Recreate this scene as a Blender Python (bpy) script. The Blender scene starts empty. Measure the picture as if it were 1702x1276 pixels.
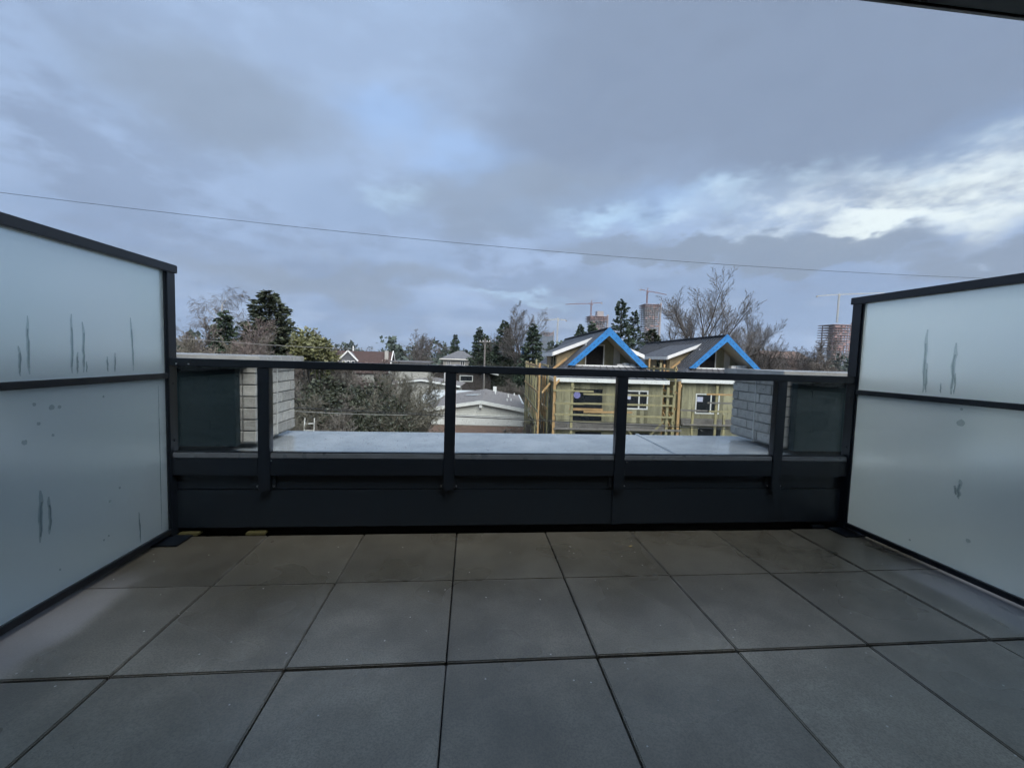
import bpy, bmesh, math, random
import numpy as np
from mathutils import Vector, Matrix

R = math.radians
S = bpy.context.scene
COL = S.collection

# ------------------------------------------------------------------ camera
F_PX, YAW, PITCH, ROLL, CAM_H = 695.66, 0.09964, -0.06384, 0.02998, 1.207
def cam_axes():
    f = Vector((math.sin(YAW) * math.cos(PITCH), math.cos(YAW) * math.cos(PITCH), math.sin(PITCH)))
    r = Vector((math.cos(YAW), -math.sin(YAW), 0)); u = r.cross(f)
    c, s = math.cos(ROLL), math.sin(ROLL)
    return c * r + s * u, -s * r + c * u, f
AX_R, AX_U, AX_F = cam_axes()
cam_data = bpy.data.cameras.new('camera')
cam = bpy.data.objects.new('camera', cam_data); COL.objects.link(cam)
cam_data.sensor_fit = 'HORIZONTAL'; cam_data.sensor_width = 36.0
cam_data.lens = 36.0 * F_PX / 1702.0
cam_data.clip_start = 0.05; cam_data.clip_end = 8000
M = Matrix((AX_R, AX_U, -AX_F)).transposed().to_4x4(); M.translation = Vector((0, 0, CAM_H))
cam.matrix_world = M
S.camera = cam
def ray(px, py):
    return (AX_R * ((px - 851) / F_PX) - AX_U * ((py - 638) / F_PX) + AX_F)
def at(px, py, Y):
    """place seen at a spot of the photograph, on the vertical plane Y metres ahead"""
    d = ray(px, py); return Vector((0, 0, CAM_H)) + d * (Y / d.y)
GROUND = -8.0

# ------------------------------------------------------------------ world
SUN_EL, SUN_AZ = R(49), R(152)          # azimuth from +Y towards +X
W = bpy.data.worlds.new('World'); S.world = W; W.use_nodes = True
NT = W.node_tree; NT.nodes.clear()
class NB:
    def __init__(s, nt): s.nt = nt
    def n(s, t, **kw):
        o = s.nt.nodes.new(t)
        for k, v in kw.items(): setattr(o, k, v)
        return o
    def link(s, a, b): s.nt.links.new(a, b)
    def put(s, sock, v):
        if hasattr(v, 'is_output'): s.link(v, sock)
        else: sock.default_value = v
    def math(s, op, a, b=0.0, c=0.0, clamp=False):
        o = s.n('ShaderNodeMath', operation=op, use_clamp=clamp)
        s.put(o.inputs[0], a); s.put(o.inputs[1], b); s.put(o.inputs[2], c); return o.outputs[0]
    def vmath(s, op, a, b=(0, 0, 0), scale=1.0):
        o = s.n('ShaderNodeVectorMath', operation=op)
        s.put(o.inputs[0], a); s.put(o.inputs[1], b)
        if op == 'SCALE': s.put(o.inputs[3], scale)
        return o.outputs['Value'] if op in ('LENGTH', 'DOT_PRODUCT') else o.outputs[0]
    def noise(s, vec, scale, detail=4, rough=.5, dist=0.0, out='Fac'):
        o = s.n('ShaderNodeTexNoise')
        if vec is not None: s.link(vec, o.inputs['Vector'])
        o.inputs['Scale'].default_value = scale; o.inputs['Detail'].default_value = detail
        o.inputs['Roughness'].default_value = rough; o.inputs['Distortion'].default_value = dist
        return o.outputs[out]
    def rng(s, v, a, b, c=0.0, d=1.0, smooth=True):
        o = s.n('ShaderNodeMapRange', interpolation_type='SMOOTHSTEP' if smooth else 'LINEAR')
        s.put(o.inputs[0], v)
        for i, q in enumerate((a, b, c, d)): o.inputs[i + 1].default_value = q
        return o.outputs[0]
    def mix(s, f, a, b, mode='MIX'):
        o = s.n('ShaderNodeMix', data_type='RGBA', blend_type=mode)
        s.put(o.inputs[0], f)
        for i, q in ((6, a), (7, b)):
            if hasattr(q, 'is_output'): s.link(q, o.inputs[i])
            else: o.inputs[i].default_value = (*q, 1)[:4]
        return o.outputs[2]
def b_gray(b, k):
    o = b.n('ShaderNodeCombineColor'); [b.link(k, o.inputs[i]) for i in range(3)]; return o.outputs[0]
def build_world():
    b = NB(NT)
    tc = b.n('ShaderNodeTexCoord').outputs['Generated']
    sep = b.n('ShaderNodeSeparateXYZ'); b.link(tc, sep.inputs[0])
    x, y, z = sep.outputs
    zz = b.math('ADD', b.math('MAXIMUM', z, 0.0), 0.16)
    cmb = b.n('ShaderNodeCombineXYZ')
    b.link(b.math('DIVIDE', x, zz), cmb.inputs[0]); b.link(b.math('DIVIDE', y, zz), cmb.inputs[1])
    p = cmb.outputs[0]
    n1 = b.noise(b.vmath('MULTIPLY', tc, (1, 1, 1.9)), 4.2, 4, .56, 0, 'Color')
    n2 = b.noise(b.vmath('MULTIPLY', tc, (1, 1, 2.4)), 12., 4, .6, 0, 'Color')
    big = b.noise(p, .55, 3, .55)
    streak = b.noise(b.vmath('MULTIPLY', tc, (3.2, 3.2, 12.0)), 1.6, 4, .55)
    s1 = b.n('ShaderNodeSeparateColor'); b.link(n1, s1.inputs[0]); s2 = b.n('ShaderNodeSeparateColor'); b.link(n2, s2.inputs[0])
    fine = b.math('ADD', b.math('MULTIPLY', s1.outputs[2], .62), b.math('MULTIPLY', s2.outputs[2], .38))
    warp = b.vmath('SUBTRACT', n1, (.5, .5, .5)); warp2 = b.vmath('SUBTRACT', n2, (.5, .5, .5))
    wd = b.vmath('ADD', tc, b.vmath('SCALE', warp, scale=.22))
    wd2 = b.vmath('ADD', b.vmath('ADD', tc, b.vmath('SCALE', warp, scale=.12)), b.vmath('SCALE', warp2, scale=.11))
    def blob(px, py, ax, ay, soft=.75, w=wd):
        d = ray(px, py).normalized()
        v = b.vmath('MULTIPLY', b.vmath('SUBTRACT', w, tuple(d)), (1 / ax, 1 / ax, 1 / ay))
        return b.rng(b.vmath('LENGTH', v), 1.0 - soft * .5, 1.0 + soft * .5, 1.0, 0.0)
    sky = b.n('ShaderNodeTexSky', sky_type='NISHITA', sun_disc=False)
    sky.sun_elevation = SUN_EL; sky.sun_rotation = SUN_AZ; sky.dust_density = 1.6; sky.ozone_density = 1.6
    blue = b.mix(1.0, sky.outputs[0], (.11, .11, .11), 'MULTIPLY')
    mx = lambda *q: q[0] if len(q) == 1 else b.math('MAXIMUM', q[0], mx(*q[1:]))
    col = b.mix(b.rng(big, .35, .68), (.240, .325, .490), (.320, .425, .630))
    col = b.mix(b.rng(fine, .45, .60, 0, .8), col, (.222, .288, .425))
    lo = b.rng(z, .02, .30, 1, 0)
    col = b.mix(b.math('MULTIPLY', lo, b.rng(streak, .44, .62, 0, .95)), col, (.240, .330, .500))
    col = b.mix(b.math('MULTIPLY', lo, b.rng(streak, .50, .38, 0, .45)), col, (.330, .420, .580))
    # pale veil top centre, thin gaps where the blue above shows
    col = b.mix(b.math('MULTIPLY', blob(600, 90, .40, .24, 1.2), .5), col, (.360, .480, .700))
    g = mx(blob(765, 270, .10, .05, 1.2), blob(655, 190, .09, .05, 1.2), blob(1670, 215, .12, .03, 1.2), blob(970, 350, .2, .03, 1.2))
    col = b.mix(b.math('MULTIPLY', g, .36), col, (.275, .450, .79))
    # the big dark grey cloud upper right
    dk = mx(blob(1150, 130, .42, .17, .9), blob(940, 215, .20, .09, 1.0), blob(1480, 190, .40, .10, 1.0), blob(1600, 90, .30, .16, 1.2))
    col = b.mix(b.math('MULTIPLY', dk, b.rng(fine, .25, .7, .95, .66)), col, (.204, .260, .372))
    col = b.mix(b.math('MULTIPLY', mx(blob(860, 335, .24, .06, 1.0), blob(370, 160, .16, .07, 1.2), blob(560, 465, .3, .03, 1.0)), .7), col, (.235, .295, .400))
    # bright opening low on the right, with small bright tears to its left
    br = mx(b.math('MULTIPLY', blob(1500, 345, .26, .056, 1.4, wd2), .88), b.math('MULTIPLY', blob(1250, 320, .15, .030, 1.1, wd2), .65), b.math('MULTIPLY', blob(1060, 365, .15, .024, 1.1, wd2), .6),
            b.math('MULTIPLY', blob(865, 485, .11, .016, 1.0, wd2), .55), b.math('MULTIPLY', blob(660, 325, .07, .03, 1.0, wd2), .35))
    br = b.math('MULTIPLY', br, b.math('MULTIPLY', b.rng(s2.outputs[0], .36, .62, .30, 1.0), b.rng(s1.outputs[0], .36, .56, .55, 1.0)))
    br = mx(br, b.math('MULTIPLY', blob(1470, 362, .10, .022, 1.2, wd2), .9))
    warm = blob(1560, 350, .34, .08, 1.0)
    bcol = b.mix(warm, (.44, .62, .82), (.68, .76, .80))
    col = b.mix(b.math('MULTIPLY', br, .95), col, bcol)
    # dark cumulus standing in front of the bright opening
    cu = mx(blob(1360, 425, .165, .034, .5, wd2), blob(1180, 420, .18, .026, .7, wd2), blob(1660, 425, .14, .022, .7, wd2), b.math('MULTIPLY', blob(1010, 415, .14, .02, .8, wd2), .8))
    col = b.mix(b.math('MULTIPLY', cu, .9), col, (.228, .290, .400))
    # a little real blue through the veil
    col = b.mix(b.rng(fine, .50, .62, 0, .04), col, blue)
    mean = (.275, .352, .500)
    col = b.vmath('MULTIPLY', b.vmath('ADD', b.vmath('MULTIPLY', b.vmath('SUBTRACT', col, mean), (1.17, 1.17, 1.17)), mean), (.995, 1.0, .975))
    # overcast: the cloud sheet grows gently brighter towards the zenith
    col = b.mix(1.0, col, b_gray(b, b.rng(z, .60, 1.0, 1.0, 1.7)), 'MULTIPLY')
    bg = b.n('ShaderNodeBackground'); b.link(col, bg.inputs[0]); bg.inputs[1].default_value = .365; W.cycles.sampling_method = 'MANUAL'; W.cycles.sample_map_resolution = 512
    out = b.n('ShaderNodeOutputWorld'); b.link(bg.outputs[0], out.inputs[0])
build_world()

sun_d = bpy.data.lights.new('sun', 'SUN'); sun_d.energy = 1.5; sun_d.angle = R(60); sun_d.color = (1, .96, .9)
sun = bpy.data.objects.new('sun', sun_d); COL.objects.link(sun)
sd = Vector((math.sin(SUN_AZ) * math.cos(SUN_EL), math.cos(SUN_AZ) * math.cos(SUN_EL), math.sin(SUN_EL)))
sun.rotation_euler = sd.to_track_quat('Z', 'Y').to_euler(); sun.location = (10, -20, 40)
S.view_settings.view_transform = 'Standard'; S.view_settings.look = 'None'
S.view_settings.exposure = 1.79; S.view_settings.gamma = 1.0; S.view_settings.use_curve_mapping = False
S.cycles.use_denoising = True; S.cycles.use_adaptive_sampling = True; S.cycles.adaptive_threshold = .02; S.cycles.adaptive_min_samples = 12
S.cycles.max_bounces = 7; S.cycles.diffuse_bounces = 3; S.cycles.glossy_bounces = 3; S.cycles.transmission_bounces = 6; S.cycles.transparent_max_bounces = 20

# ------------------------------------------------------------------ helpers
class MB:
    def __init__(s): s.v = []; s.f = []; s.m = []
    def add(s, vs, fs, mi=0):
        o = len(s.v); s.v += [tuple(q) for q in vs]; s.f += [tuple(o + i for i in f) for f in fs]; s.m += [mi] * len(fs)
        return s
    def box(s, x0, x1, y0, y1, z0, z1, mi=0):
        return s.add([(x0,y0,z0),(x1,y0,z0),(x1,y1,z0),(x0,y1,z0),(x0,y0,z1),(x1,y0,z1),(x1,y1,z1),(x0,y1,z1)],
              [(0,3,2,1),(4,5,6,7),(0,1,5,4),(1,2,6,5),(2,3,7,6),(3,0,4,7)], mi)
    def bar(s, a, b, w, h=None, up=(0, 0, 1), mi=0):
        """rectangular bar from a to b"""
        a = Vector(a); b = Vector(b); h = h or w; d = (b - a).normalized(); u = Vector(up)
        if abs(d.dot(u)) > .98: u = Vector((0, 1, 0))
        r = d.cross(u).normalized() * (w / 2); q = r.cross(d).normalized() * (h / 2)
        vs = [a - r - q, a + r - q, a + r + q, a - r + q, b - r - q, b + r - q, b + r + q, b - r + q]
        return s.add(vs, [(0,1,2,3),(7,6,5,4),(0,4,5,1),(1,5,6,2),(2,6,7,3),(3,7,4,0)], mi)
    def tube(s, pts, rad, n=6, mi=0):
        pts = [Vector(p) for p in pts]; rads = rad if isinstance(rad, (list, tuple)) else [rad] * len(pts)
        vs = []; fs = []
        for i, p in enumerate(pts):
            d = (pts[min(i + 1, len(pts) - 1)] - pts[max(i - 1, 0)]).normalized()
            u = Vector((0, 0, 1)) if abs(d.z) < .9 else Vector((1, 0, 0))
            a = d.cross(u).normalized(); c = a.cross(d)
            for k in range(n):
                t = 2 * math.pi * k / n; vs.append(p + (a * math.cos(t) + c * math.sin(t)) * rads[i])
        for i in range(len(pts) - 1):
            for k in range(n):
                k2 = (k + 1) % n; fs.append((i*n+k, i*n+k2, (i+1)*n+k2, (i+1)*n+k))
        fs.append(tuple(range(n - 1, -1, -1))); o = (len(pts) - 1) * n; fs.append(tuple(o + k for k in range(n)))
        return s.add(vs, fs, mi)
    def prism(s, poly, axis, a, b, mi=0):
        """extrude a 2D polygon along an axis; poly in the two other axes"""
        def p3(q, t): return {'x': (t, q[0], q[1]), 'y': (q[0], t, q[1]), 'z': (q[0], q[1], t)}[axis]
        n = len(poly); vs = [p3(q, a) for q in poly] + [p3(q, b) for q in poly]
        fs = [tuple(range(n - 1, -1, -1)), tuple(range(n, 2 * n))] + [(i, (i+1) % n, n + (i+1) % n, n + i) for i in range(n)]
        return s.add(vs, fs, mi)
    def slab(s, quad, t, mi=0):
        """a sheet given by corner points (upper face), thickness t downwards along its normal"""
        q = [Vector(v) for v in quad]; nrm = (q[1] - q[0]).cross(q[2] - q[0]).normalized()
        if nrm.z < 0: q = q[::-1]; nrm = -nrm
        n = len(q); lo = [v - nrm * t for v in q]
        return s.add(q + lo, [tuple(range(n)), tuple(range(2*n-1, n-1, -1))] + [(i, n+i, n+(i+1) % n, (i+1) % n) for i in range(n)], mi)
    def mesh(s, name, bevel=0, seg=2, smooth=False):
        me = bpy.data.meshes.new(name); me.from_pydata(s.v, [], s.f); me.update()
        bm = bmesh.new(); bm.from_mesh(me)
        bmesh.ops.recalc_face_normals(bm, faces=bm.faces)
        if bevel:
            bmesh.ops.bevel(bm, geom=list(bm.edges), offset=bevel, segments=seg, affect='EDGES', clamp_overlap=True)
        bm.to_mesh(me); bm.free()
        if smooth:
            for p in me.polygons: p.use_smooth = True
        return me
    def build(s, name, mat, parent=None, bevel=0, seg=2, smooth=False, loc=None, rz=0):
        return link(name, s.mesh(name, bevel, seg, smooth), mat, parent, loc, rz)
def link(name, me, mat=None, parent=None, loc=None, rz=0):
    if mat is not None and len(me.materials) == 0:
        for m in (mat if isinstance(mat, (list, tuple)) else [mat]): me.materials.append(m)
    o = bpy.data.objects.new(name, me); COL.objects.link(o)
    if parent is not None: o.parent = parent
    if loc is not None: o.location = loc
    o.rotation_euler.z = rz
    return o
def tag(o, label=None, cat=None, group=None, kind=None):
    if label: o['label'] = label
    if cat: o['category'] = cat
    if group: o['group'] = group
    if kind: o['kind'] = kind
    return o
def empty(name, loc=(0, 0, 0), rz=0):
    o = bpy.data.objects.new(name, None); COL.objects.link(o); o.location = loc; o.rotation_euler.z = rz
    o.empty_display_size = .3
    return o

def mat(name, col, rough=.6, var=.18, scale=4.0, bump=0.0, bscale=60, metal=0.0, island=0.0, spec=.5, objvar=0.0, stretch=(1, 1, 1), coat=0.0):
    m = bpy.data.materials.new(name); m.use_nodes = True; nt = m.node_tree; b = NB(nt)
    bs = nt.nodes['Principled BSDF']
    tc = b.n('ShaderNodeTexCoord').outputs['Object']
    v = b.vmath('MULTIPLY', tc, stretch)
    nz = b.noise(v, scale, 3, .6)
    c = b.mix(b.rng(nz, .25, .75, smooth=False), tuple(q * (1 - var) for q in col), tuple(min(1, q * (1 + var)) for q in col))
    if island:
        g = b.n('ShaderNodeNewGeometry')
        k = b.rng(g.outputs['Random Per Island'], 0, 1, 1 - island, 1 + island, False)
        c = b.mix(1.0, c, b_gray(b, k), 'MULTIPLY')
    if objvar:
        k = b.rng(b.n('ShaderNodeObjectInfo').outputs['Random'], 0, 1, 1 - objvar, 1 + objvar, False)
        c = b.mix(1.0, c, b_gray(b, k), 'MULTIPLY')
    b.link(c, bs.inputs['Base Color'])
    b.link(b.rng(b.noise(v, scale * 2.3, 1, .6), .3, .7, max(.02, rough - (.1 if var >= .1 else .02)), min(1, rough + (.1 if var >= .1 else .02)), False), bs.inputs['Roughness'])
    bs.inputs['Metallic'].default_value = metal; bs.inputs['Specular IOR Level'].default_value = spec
    bs.inputs['Coat Weight'].default_value = coat
    if bump:
        bp = b.n('ShaderNodeBump'); bp.inputs['Strength'].default_value = bump; bp.inputs['Distance'].default_value = .01
        b.link(b.noise(v, bscale, 2, .6), bp.inputs['Height']); b.link(bp.outputs[0], bs.inputs['Normal'])
    return m

# ------------------------------------------------------------------ materials of the terrace
def paver_material():
    m = bpy.data.materials.new('paver_concrete'); m.use_nodes = True; b = NB(m.node_tree); bs = m.node_tree.nodes['Principled BSDF']
    pos = b.n('ShaderNodeNewGeometry').outputs['Position']
    rnd = b.n('ShaderNodeObjectInfo').outputs['Random']
    big = b.noise(pos, 1.1, 3, .6); mid = b.noise(pos, 6, 4, .65); grain = b.noise(pos, 140, 2, .75)
    c = b.mix(b.rng(mid, .3, .7), (.177, .168, .143), (.234, .223, .191))
    c = b.mix(b.rng(big, .36, .70, 0, .6), c, (.122, .117, .100))
    c = b.mix(1.0, c, b_gray(b, b.rng(rnd, 0, 1, .78, 1.18, False)), 'MULTIPLY')
    c = b.mix(b.rng(grain, .38, .66, 0, .5), c, (.085, .083, .078))
    # light falloff towards the black wall painted into the colour; olive tint for dampness
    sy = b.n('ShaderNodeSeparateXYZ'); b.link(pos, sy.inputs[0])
    shade_damp = b.rng(b.math('ADD', sy.outputs[1], b.math('MULTIPLY', b.math('SUBTRACT', big, .5), .75)), 1.40, 2.30, 0, .95)
    c = b.mix(shade_damp, c, b.mix(1.0, c, (.40, .39, .345), 'MULTIPLY'))
    # slabs by the door painted paler to offset the shade of the building wall
    near_lift = b.rng(b.math('ADD', sy.outputs[1], b.math('MULTIPLY', b.math('SUBTRACT', big, .5), .5)), 1.2, 2.0, 1, 0)
    c = b.mix(near_lift, c, b.mix(1.0, c, (1.55, 1.47, 1.30), 'MULTIPLY'))
    # worn, drier rims of each slab
    oc = b.n('ShaderNodeSeparateXYZ'); b.link(b.n('ShaderNodeTexCoord').outputs['Object'], oc.inputs[0])
    rim = b.math('MAXIMUM', b.math('ABSOLUTE', oc.outputs[0]), b.math('ABSOLUTE', oc.outputs[1]))
    rim = b.math('MULTIPLY', b.rng(b.math('ADD', rim, b.math('MULTIPLY', mid, .05)), .315, .332), b.rng(big, .42, .60))
    c = b.mix(b.math('MULTIPLY', rim, .22), c, (.32, .315, .30))
    # pale grit in the mix
    vo = b.n('ShaderNodeTexVoronoi'); b.link(pos, vo.inputs['Vector']); vo.inputs['Scale'].default_value = 48
    sp = b.n('ShaderNodeSeparateColor'); b.link(vo.outputs['Color'], sp.inputs[0])
    dot = b.math('MULTIPLY', b.math('LESS_THAN', vo.outputs['Distance'], .17), b.math('GREATER_THAN', sp.outputs[0], .985))
    c = b.mix(b.math('MULTIPLY', dot, .85), c, (.62, .60, .56))
    # paler, rougher strip along each screen, with a darker edge
    sep = b.n('ShaderNodeSeparateXYZ'); b.link(b.vmath('ADD', pos, b.vmath('SCALE', b.vmath('SUBTRACT', b.noise(pos, 2.2, 2, .6, 0, 'Color'), (.5,.5,.5)), scale=.22)), sep.inputs[0])
    dl = b.math('SUBTRACT', sep.outputs[0], -1.885); dr = b.math('SUBTRACT', 2.80, sep.outputs[0])
    dd = b.math('MINIMUM', dl, dr)
    near = b.rng(sep.outputs[1], 1.9, 2.45, 1, 0)
    matte = b.math('MULTIPLY', b.rng(dd, .17, .27, 1, 0), near)
    dark_edge = b.math('MULTIPLY', b.math('MULTIPLY', b.rng(dd, .2, .28), b.rng(dd, .30, .50, 1, 0)), near)
    c = b.mix(b.math('MULTIPLY', dark_edge, .45), c, (.075, .071, .062))
    c = b.mix(b.math('MULTIPLY', matte, .7), c, (.26, .256, .26))
    b.link(c, bs.inputs['Base Color'])
    wet = b.rng(b.noise(pos, 1.7, 2, .55), .40, .64)
    r = b.math('ADD', b.rng(wet, 0, 1, .42, .22, False), b.math('MULTIPLY', matte, .3))
    b.link(r, bs.inputs['Roughness']); bs.inputs['Specular IOR Level'].default_value = .5
    bp = b.n('ShaderNodeBump'); bp.inputs['Strength'].default_value = .35; bp.inputs['Distance'].default_value = .002
    b.link(b.noise(pos, 240, 1, .65), bp.inputs['Height']); b.link(bp.outputs[0], bs.inputs['Normal'])
    return m
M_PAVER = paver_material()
M_MEMB = mat('black_membrane', (.02, .02, .02), .7)
M_BLACK = mat('black_powder_coat', (.006, .009, .0135), .30, .08, 9)
M_CLAD = mat('dark_metal_cladding', (.008, .013, .019), .36, .09, 3)
M_TEAL = mat('dark_teal_panel', (.0055, .015, .019), .62, .2, 2.0, spec=.25)
M_STEEL = mat('screw_steel', (.55, .56, .58), .25, .1, 20, metal=1)
M_CAPST = mat('pier_cap_metal', (.33, .34, .33), .22, .25, 5, .04, 30)
M_BRICK = mat('grey_brick', (.39, .375, .35), .75, .22, 22, .35, 130, objvar=.2)
M_MORTAR = mat('mortar', (.24, .235, .22), .9, .2, 20, .3, 150)
M_JOINT = mat('sealant_joint', (.5, .5, .48), .6, .1)
M_YELLOW = mat('yellow_shim', (.055, .05, .016), .7, .3, 20)
M_GASK = mat('grey_glazing_channel', (.085, .10, .115), .35, .2, 6)
M_LEAF = mat('fallen_leaf', (.20, .15, .05), .7, .3, 30)

def flashing_material():
    m = bpy.data.materials.new('wet_metal_flashing'); m.use_nodes = True; b = NB(m.node_tree); bs = m.node_tree.nodes['Principled BSDF']
    pos = b.n('ShaderNodeNewGeometry').outputs['Position']
    c = b.mix(b.rng(b.noise(pos, 3, 5, .6), .3, .7), (.275, .30, .325), (.40, .42, .445)); b.link(c, bs.inputs['Base Color'])
    st = b.vmath('MULTIPLY', pos, (1, 2.6, 1))
    drops = b.rng(b.noise(st, 22, 3, .6), .54, .66)
    b.link(b.rng(drops, 0, 1, .12, .24, False), bs.inputs['Roughness']); bs.inputs['Metallic'].default_value = .15
    bs.inputs['Specular IOR Level'].default_value = .8
    bp = b.n('ShaderNodeBump'); bp.inputs['Strength'].default_value = .14; bp.inputs['Distance'].default_value = .003
    b.link(drops, bp.inputs['Height']); b.link(bp.outputs[0], bs.inputs['Normal'])
    return m
M_FLASH = flashing_material()
def thin_glass(name, tint=(.93, .955, .95), refl=1.0, ior=1.5):
    m = bpy.data.materials.new(name); m.use_nodes = True; nt = m.node_tree; nt.nodes.clear(); b = NB(nt)
    t = b.n('ShaderNodeBsdfTransparent'); t.inputs[0].default_value = (*tint, 1)
    g = b.n('ShaderNodeBsdfGlossy'); g.inputs['Roughness'].default_value = .02
    fr = b.n('ShaderNodeFresnel'); bf = b.n('ShaderNodeNewGeometry').outputs['Backfacing']
    b.link(b.rng(bf, 0, 1, ior, 1 / ior, False), fr.inputs[0])   # same reflectance from either face of the sheet
    mx = b.n('ShaderNodeMixShader'); b.link(b.math('MULTIPLY', fr.outputs[0], refl), mx.inputs[0]); b.link(t.outputs[0], mx.inputs[1]); b.link(g.outputs[0], mx.inputs[2])
    o = b.n('ShaderNodeOutputMaterial'); b.link(mx.outputs[0], o.inputs[0]); return m
M_GLASS = thin_glass('clear_guard_glass')
def frosted():
    m = bpy.data.materials.new('frosted_glass'); m.use_nodes = True; nt = m.node_tree; b = NB(nt); bs = nt.nodes['Principled BSDF']
    pos = b.n('ShaderNodeNewGeometry').outputs['Position']
    c = b.mix(b.rng(b.noise(pos, 1.5, 4, .5), .3, .7), (.885, .99, .97), (.915, .998, .985)); b.link(c, bs.inputs['Base Color'])
    bs.inputs['Transmission Weight'].default_value = 1.0; bs.inputs['Roughness'].default_value = .44; bs.inputs['IOR'].default_value = 1.2
    bs.inputs['Specular IOR Level'].default_value = .5
    tr = b.n('ShaderNodeBsdfTranslucent'); b.link(c, tr.inputs[0])
    df = b.n('ShaderNodeBsdfDiffuse'); df.inputs[0].default_value = (.68, .76, .77, 1)
    m2 = b.n('ShaderNodeMixShader'); m2.inputs[0].default_value = .30; b.link(tr.outputs[0], m2.inputs[1]); b.link(df.outputs[0], m2.inputs[2])
    mx = b.n('ShaderNodeMixShader'); mx.inputs[0].default_value = .30; b.link(bs.outputs[0], mx.inputs[1]); b.link(m2.outputs[0], mx.inputs[2])
    b.link(mx.outputs[0], nt.nodes['Material Output'].inputs[0]); return m
M_FROST = frosted()
M_STREAK = thin_glass('wet_streak', (.84, .865, .87), .5, 1.33)
def water_mat():
    m = bpy.data.materials.new('rain_water'); m.use_nodes = True; nt = m.node_tree; nt.nodes.clear(); b = NB(nt)
    g = b.n('ShaderNodeBsdfGlass'); g.inputs['IOR'].default_value = 1.33; g.inputs['Roughness'].default_value = .02
    o = b.n('ShaderNodeOutputMaterial'); b.link(g.outputs[0], o.inputs[0]); return m
M_WATER = water_mat()

# ------------------------------------------------------------------ terrace
T = .61; GX0 = -.068; GY0 = 1.592; WALL_Y = 2.812
deck = MB().box(-6.5, 7.5, .97, WALL_Y + .2, -.14, -.055).build('deck', M_MEMB); tag(deck, kind='structure')
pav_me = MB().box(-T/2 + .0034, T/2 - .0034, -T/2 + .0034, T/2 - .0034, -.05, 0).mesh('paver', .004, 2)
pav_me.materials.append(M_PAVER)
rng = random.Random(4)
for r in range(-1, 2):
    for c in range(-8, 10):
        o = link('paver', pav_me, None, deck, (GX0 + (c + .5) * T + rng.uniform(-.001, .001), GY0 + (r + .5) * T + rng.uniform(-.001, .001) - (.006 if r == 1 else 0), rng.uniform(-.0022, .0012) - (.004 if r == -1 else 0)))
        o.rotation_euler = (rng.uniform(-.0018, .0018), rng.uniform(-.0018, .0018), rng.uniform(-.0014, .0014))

# lower dark wall under the guard
wall = empty('parapet_wall', (0, WALL_Y, 0))
tag(wall, 'low black metal clad wall at the end of the paved terrace', 'wall')
MB().box(-4.6, 5.4, .012, .16, .045, .296).build('cladding_panel', M_CLAD, wall, .003)
MB().box(-4.6, 5.4, .016, .16, .300, .3985).build('cladding_panel', M_CLAD, wall, .003)
MB().box(-4.6, 5.4, .09, .20, -.055, .30).build('backing', M_MEMB, wall)
MB().box(1.02, 1.085, .004, .0115, .045, .295).build('cover_strip', M_CLAD, wall, .002)
for x in (-1.78, -1.37):
    MB().box(x - .06, x + .06, -.012, .05, -.0, .018).build('shim', M_YELLOW, wall, .004)
for x in (2.62,):
    MB().box(x - .05, x + .05, .0, .05, .0, .02).build('shim', M_BLACK, wall, .003)

guard = empty('glass_guardrail', (0, WALL_Y, 0))
tag(guard, 'black metal guardrail with clear rain speckled glass along the terrace edge', 'railing')
XA, XB = -1.857, 2.788
PX = (-1.305, -.129, 1.048, 2.228)
MB().box(XA, XB, -.03, .03, 1.092, 1.14).build('top_rail', M_BLACK, guard, .004)
for x in PX:
    po = MB().box(x - .036, x + .036, -.028, .028, .30 if x != 1.048 else .298, 1.092).build('post', M_BLACK, guard, .003)
    for sx in (-1, 1):
        br = MB().box(x + sx * .036, x + sx * .062, .0, .008, .31, .39).build('bracket', M_BLACK, po, .002)
        for z in (.325, .375):
            MB().tube([(x + sx * .051, .0, z), (x + sx * .051, -.006, z)], .005, 8).build('bolt', M_BLACK if z > .35 else M_STEEL, po)
edges = [XA] + list(PX) + [XB]
drop_rng = random.Random(8)
for i in range(5):
    a = edges[i] + (.037 if i else .0); b_ = edges[i + 1] - (.037 if i < 4 else 0)
    MB().box(a, b_, -.022, .026, .40, .512).build('bottom_rail', M_BLACK, guard, .003)
    MB().box(a, b_, -.018, .022, .5125, .544).build('glazing_gasket', M_GASK, guard, .002)
    MB().box(a, b_, -.008, .024, .5445, .5515).build('glazing_seal', M_BLACK, guard)
    g = MB().box(a + .004, b_ - .004, .008, .018, .552, 1.0915).build('glass_pane', M_GLASS, guard)
    # beads of rain on the outer face
    mb = MB(); W_ = b_ - a
    for k in range(int((1500 if 0 < i < 4 else 350) * W_)):
        x = drop_rng.uniform(a + .02, b_ - .02); z = drop_rng.uniform(.56, 1.08)
        s = drop_rng.choice((.0007, .0008, .0010, .0012, .0015, .0021)); n = 6
        vs = [(x + s * math.cos(6.283 * t / n), .0185, z + s * 1.2 * math.sin(6.283 * t / n)) for t in range(n)] + [(x, .0185 + s * .6, z - s * .1)]
        mb.add(vs, [(t, (t + 1) % n, n) for t in range(n)] + [tuple(range(n - 1, -1, -1))])
    d = mb.build('raindrops', M_WATER, g, smooth=True); d['kind'] = 'stuff'
for x, z in ((-1.81, 1.105), (-1.74, 1.105), (-1.255, .5), (1.10, .5)):
    MB().tube([(x, -.03, z), (x, -.035, z)], .005, 8).build('screw', M_STEEL, guard)

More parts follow.
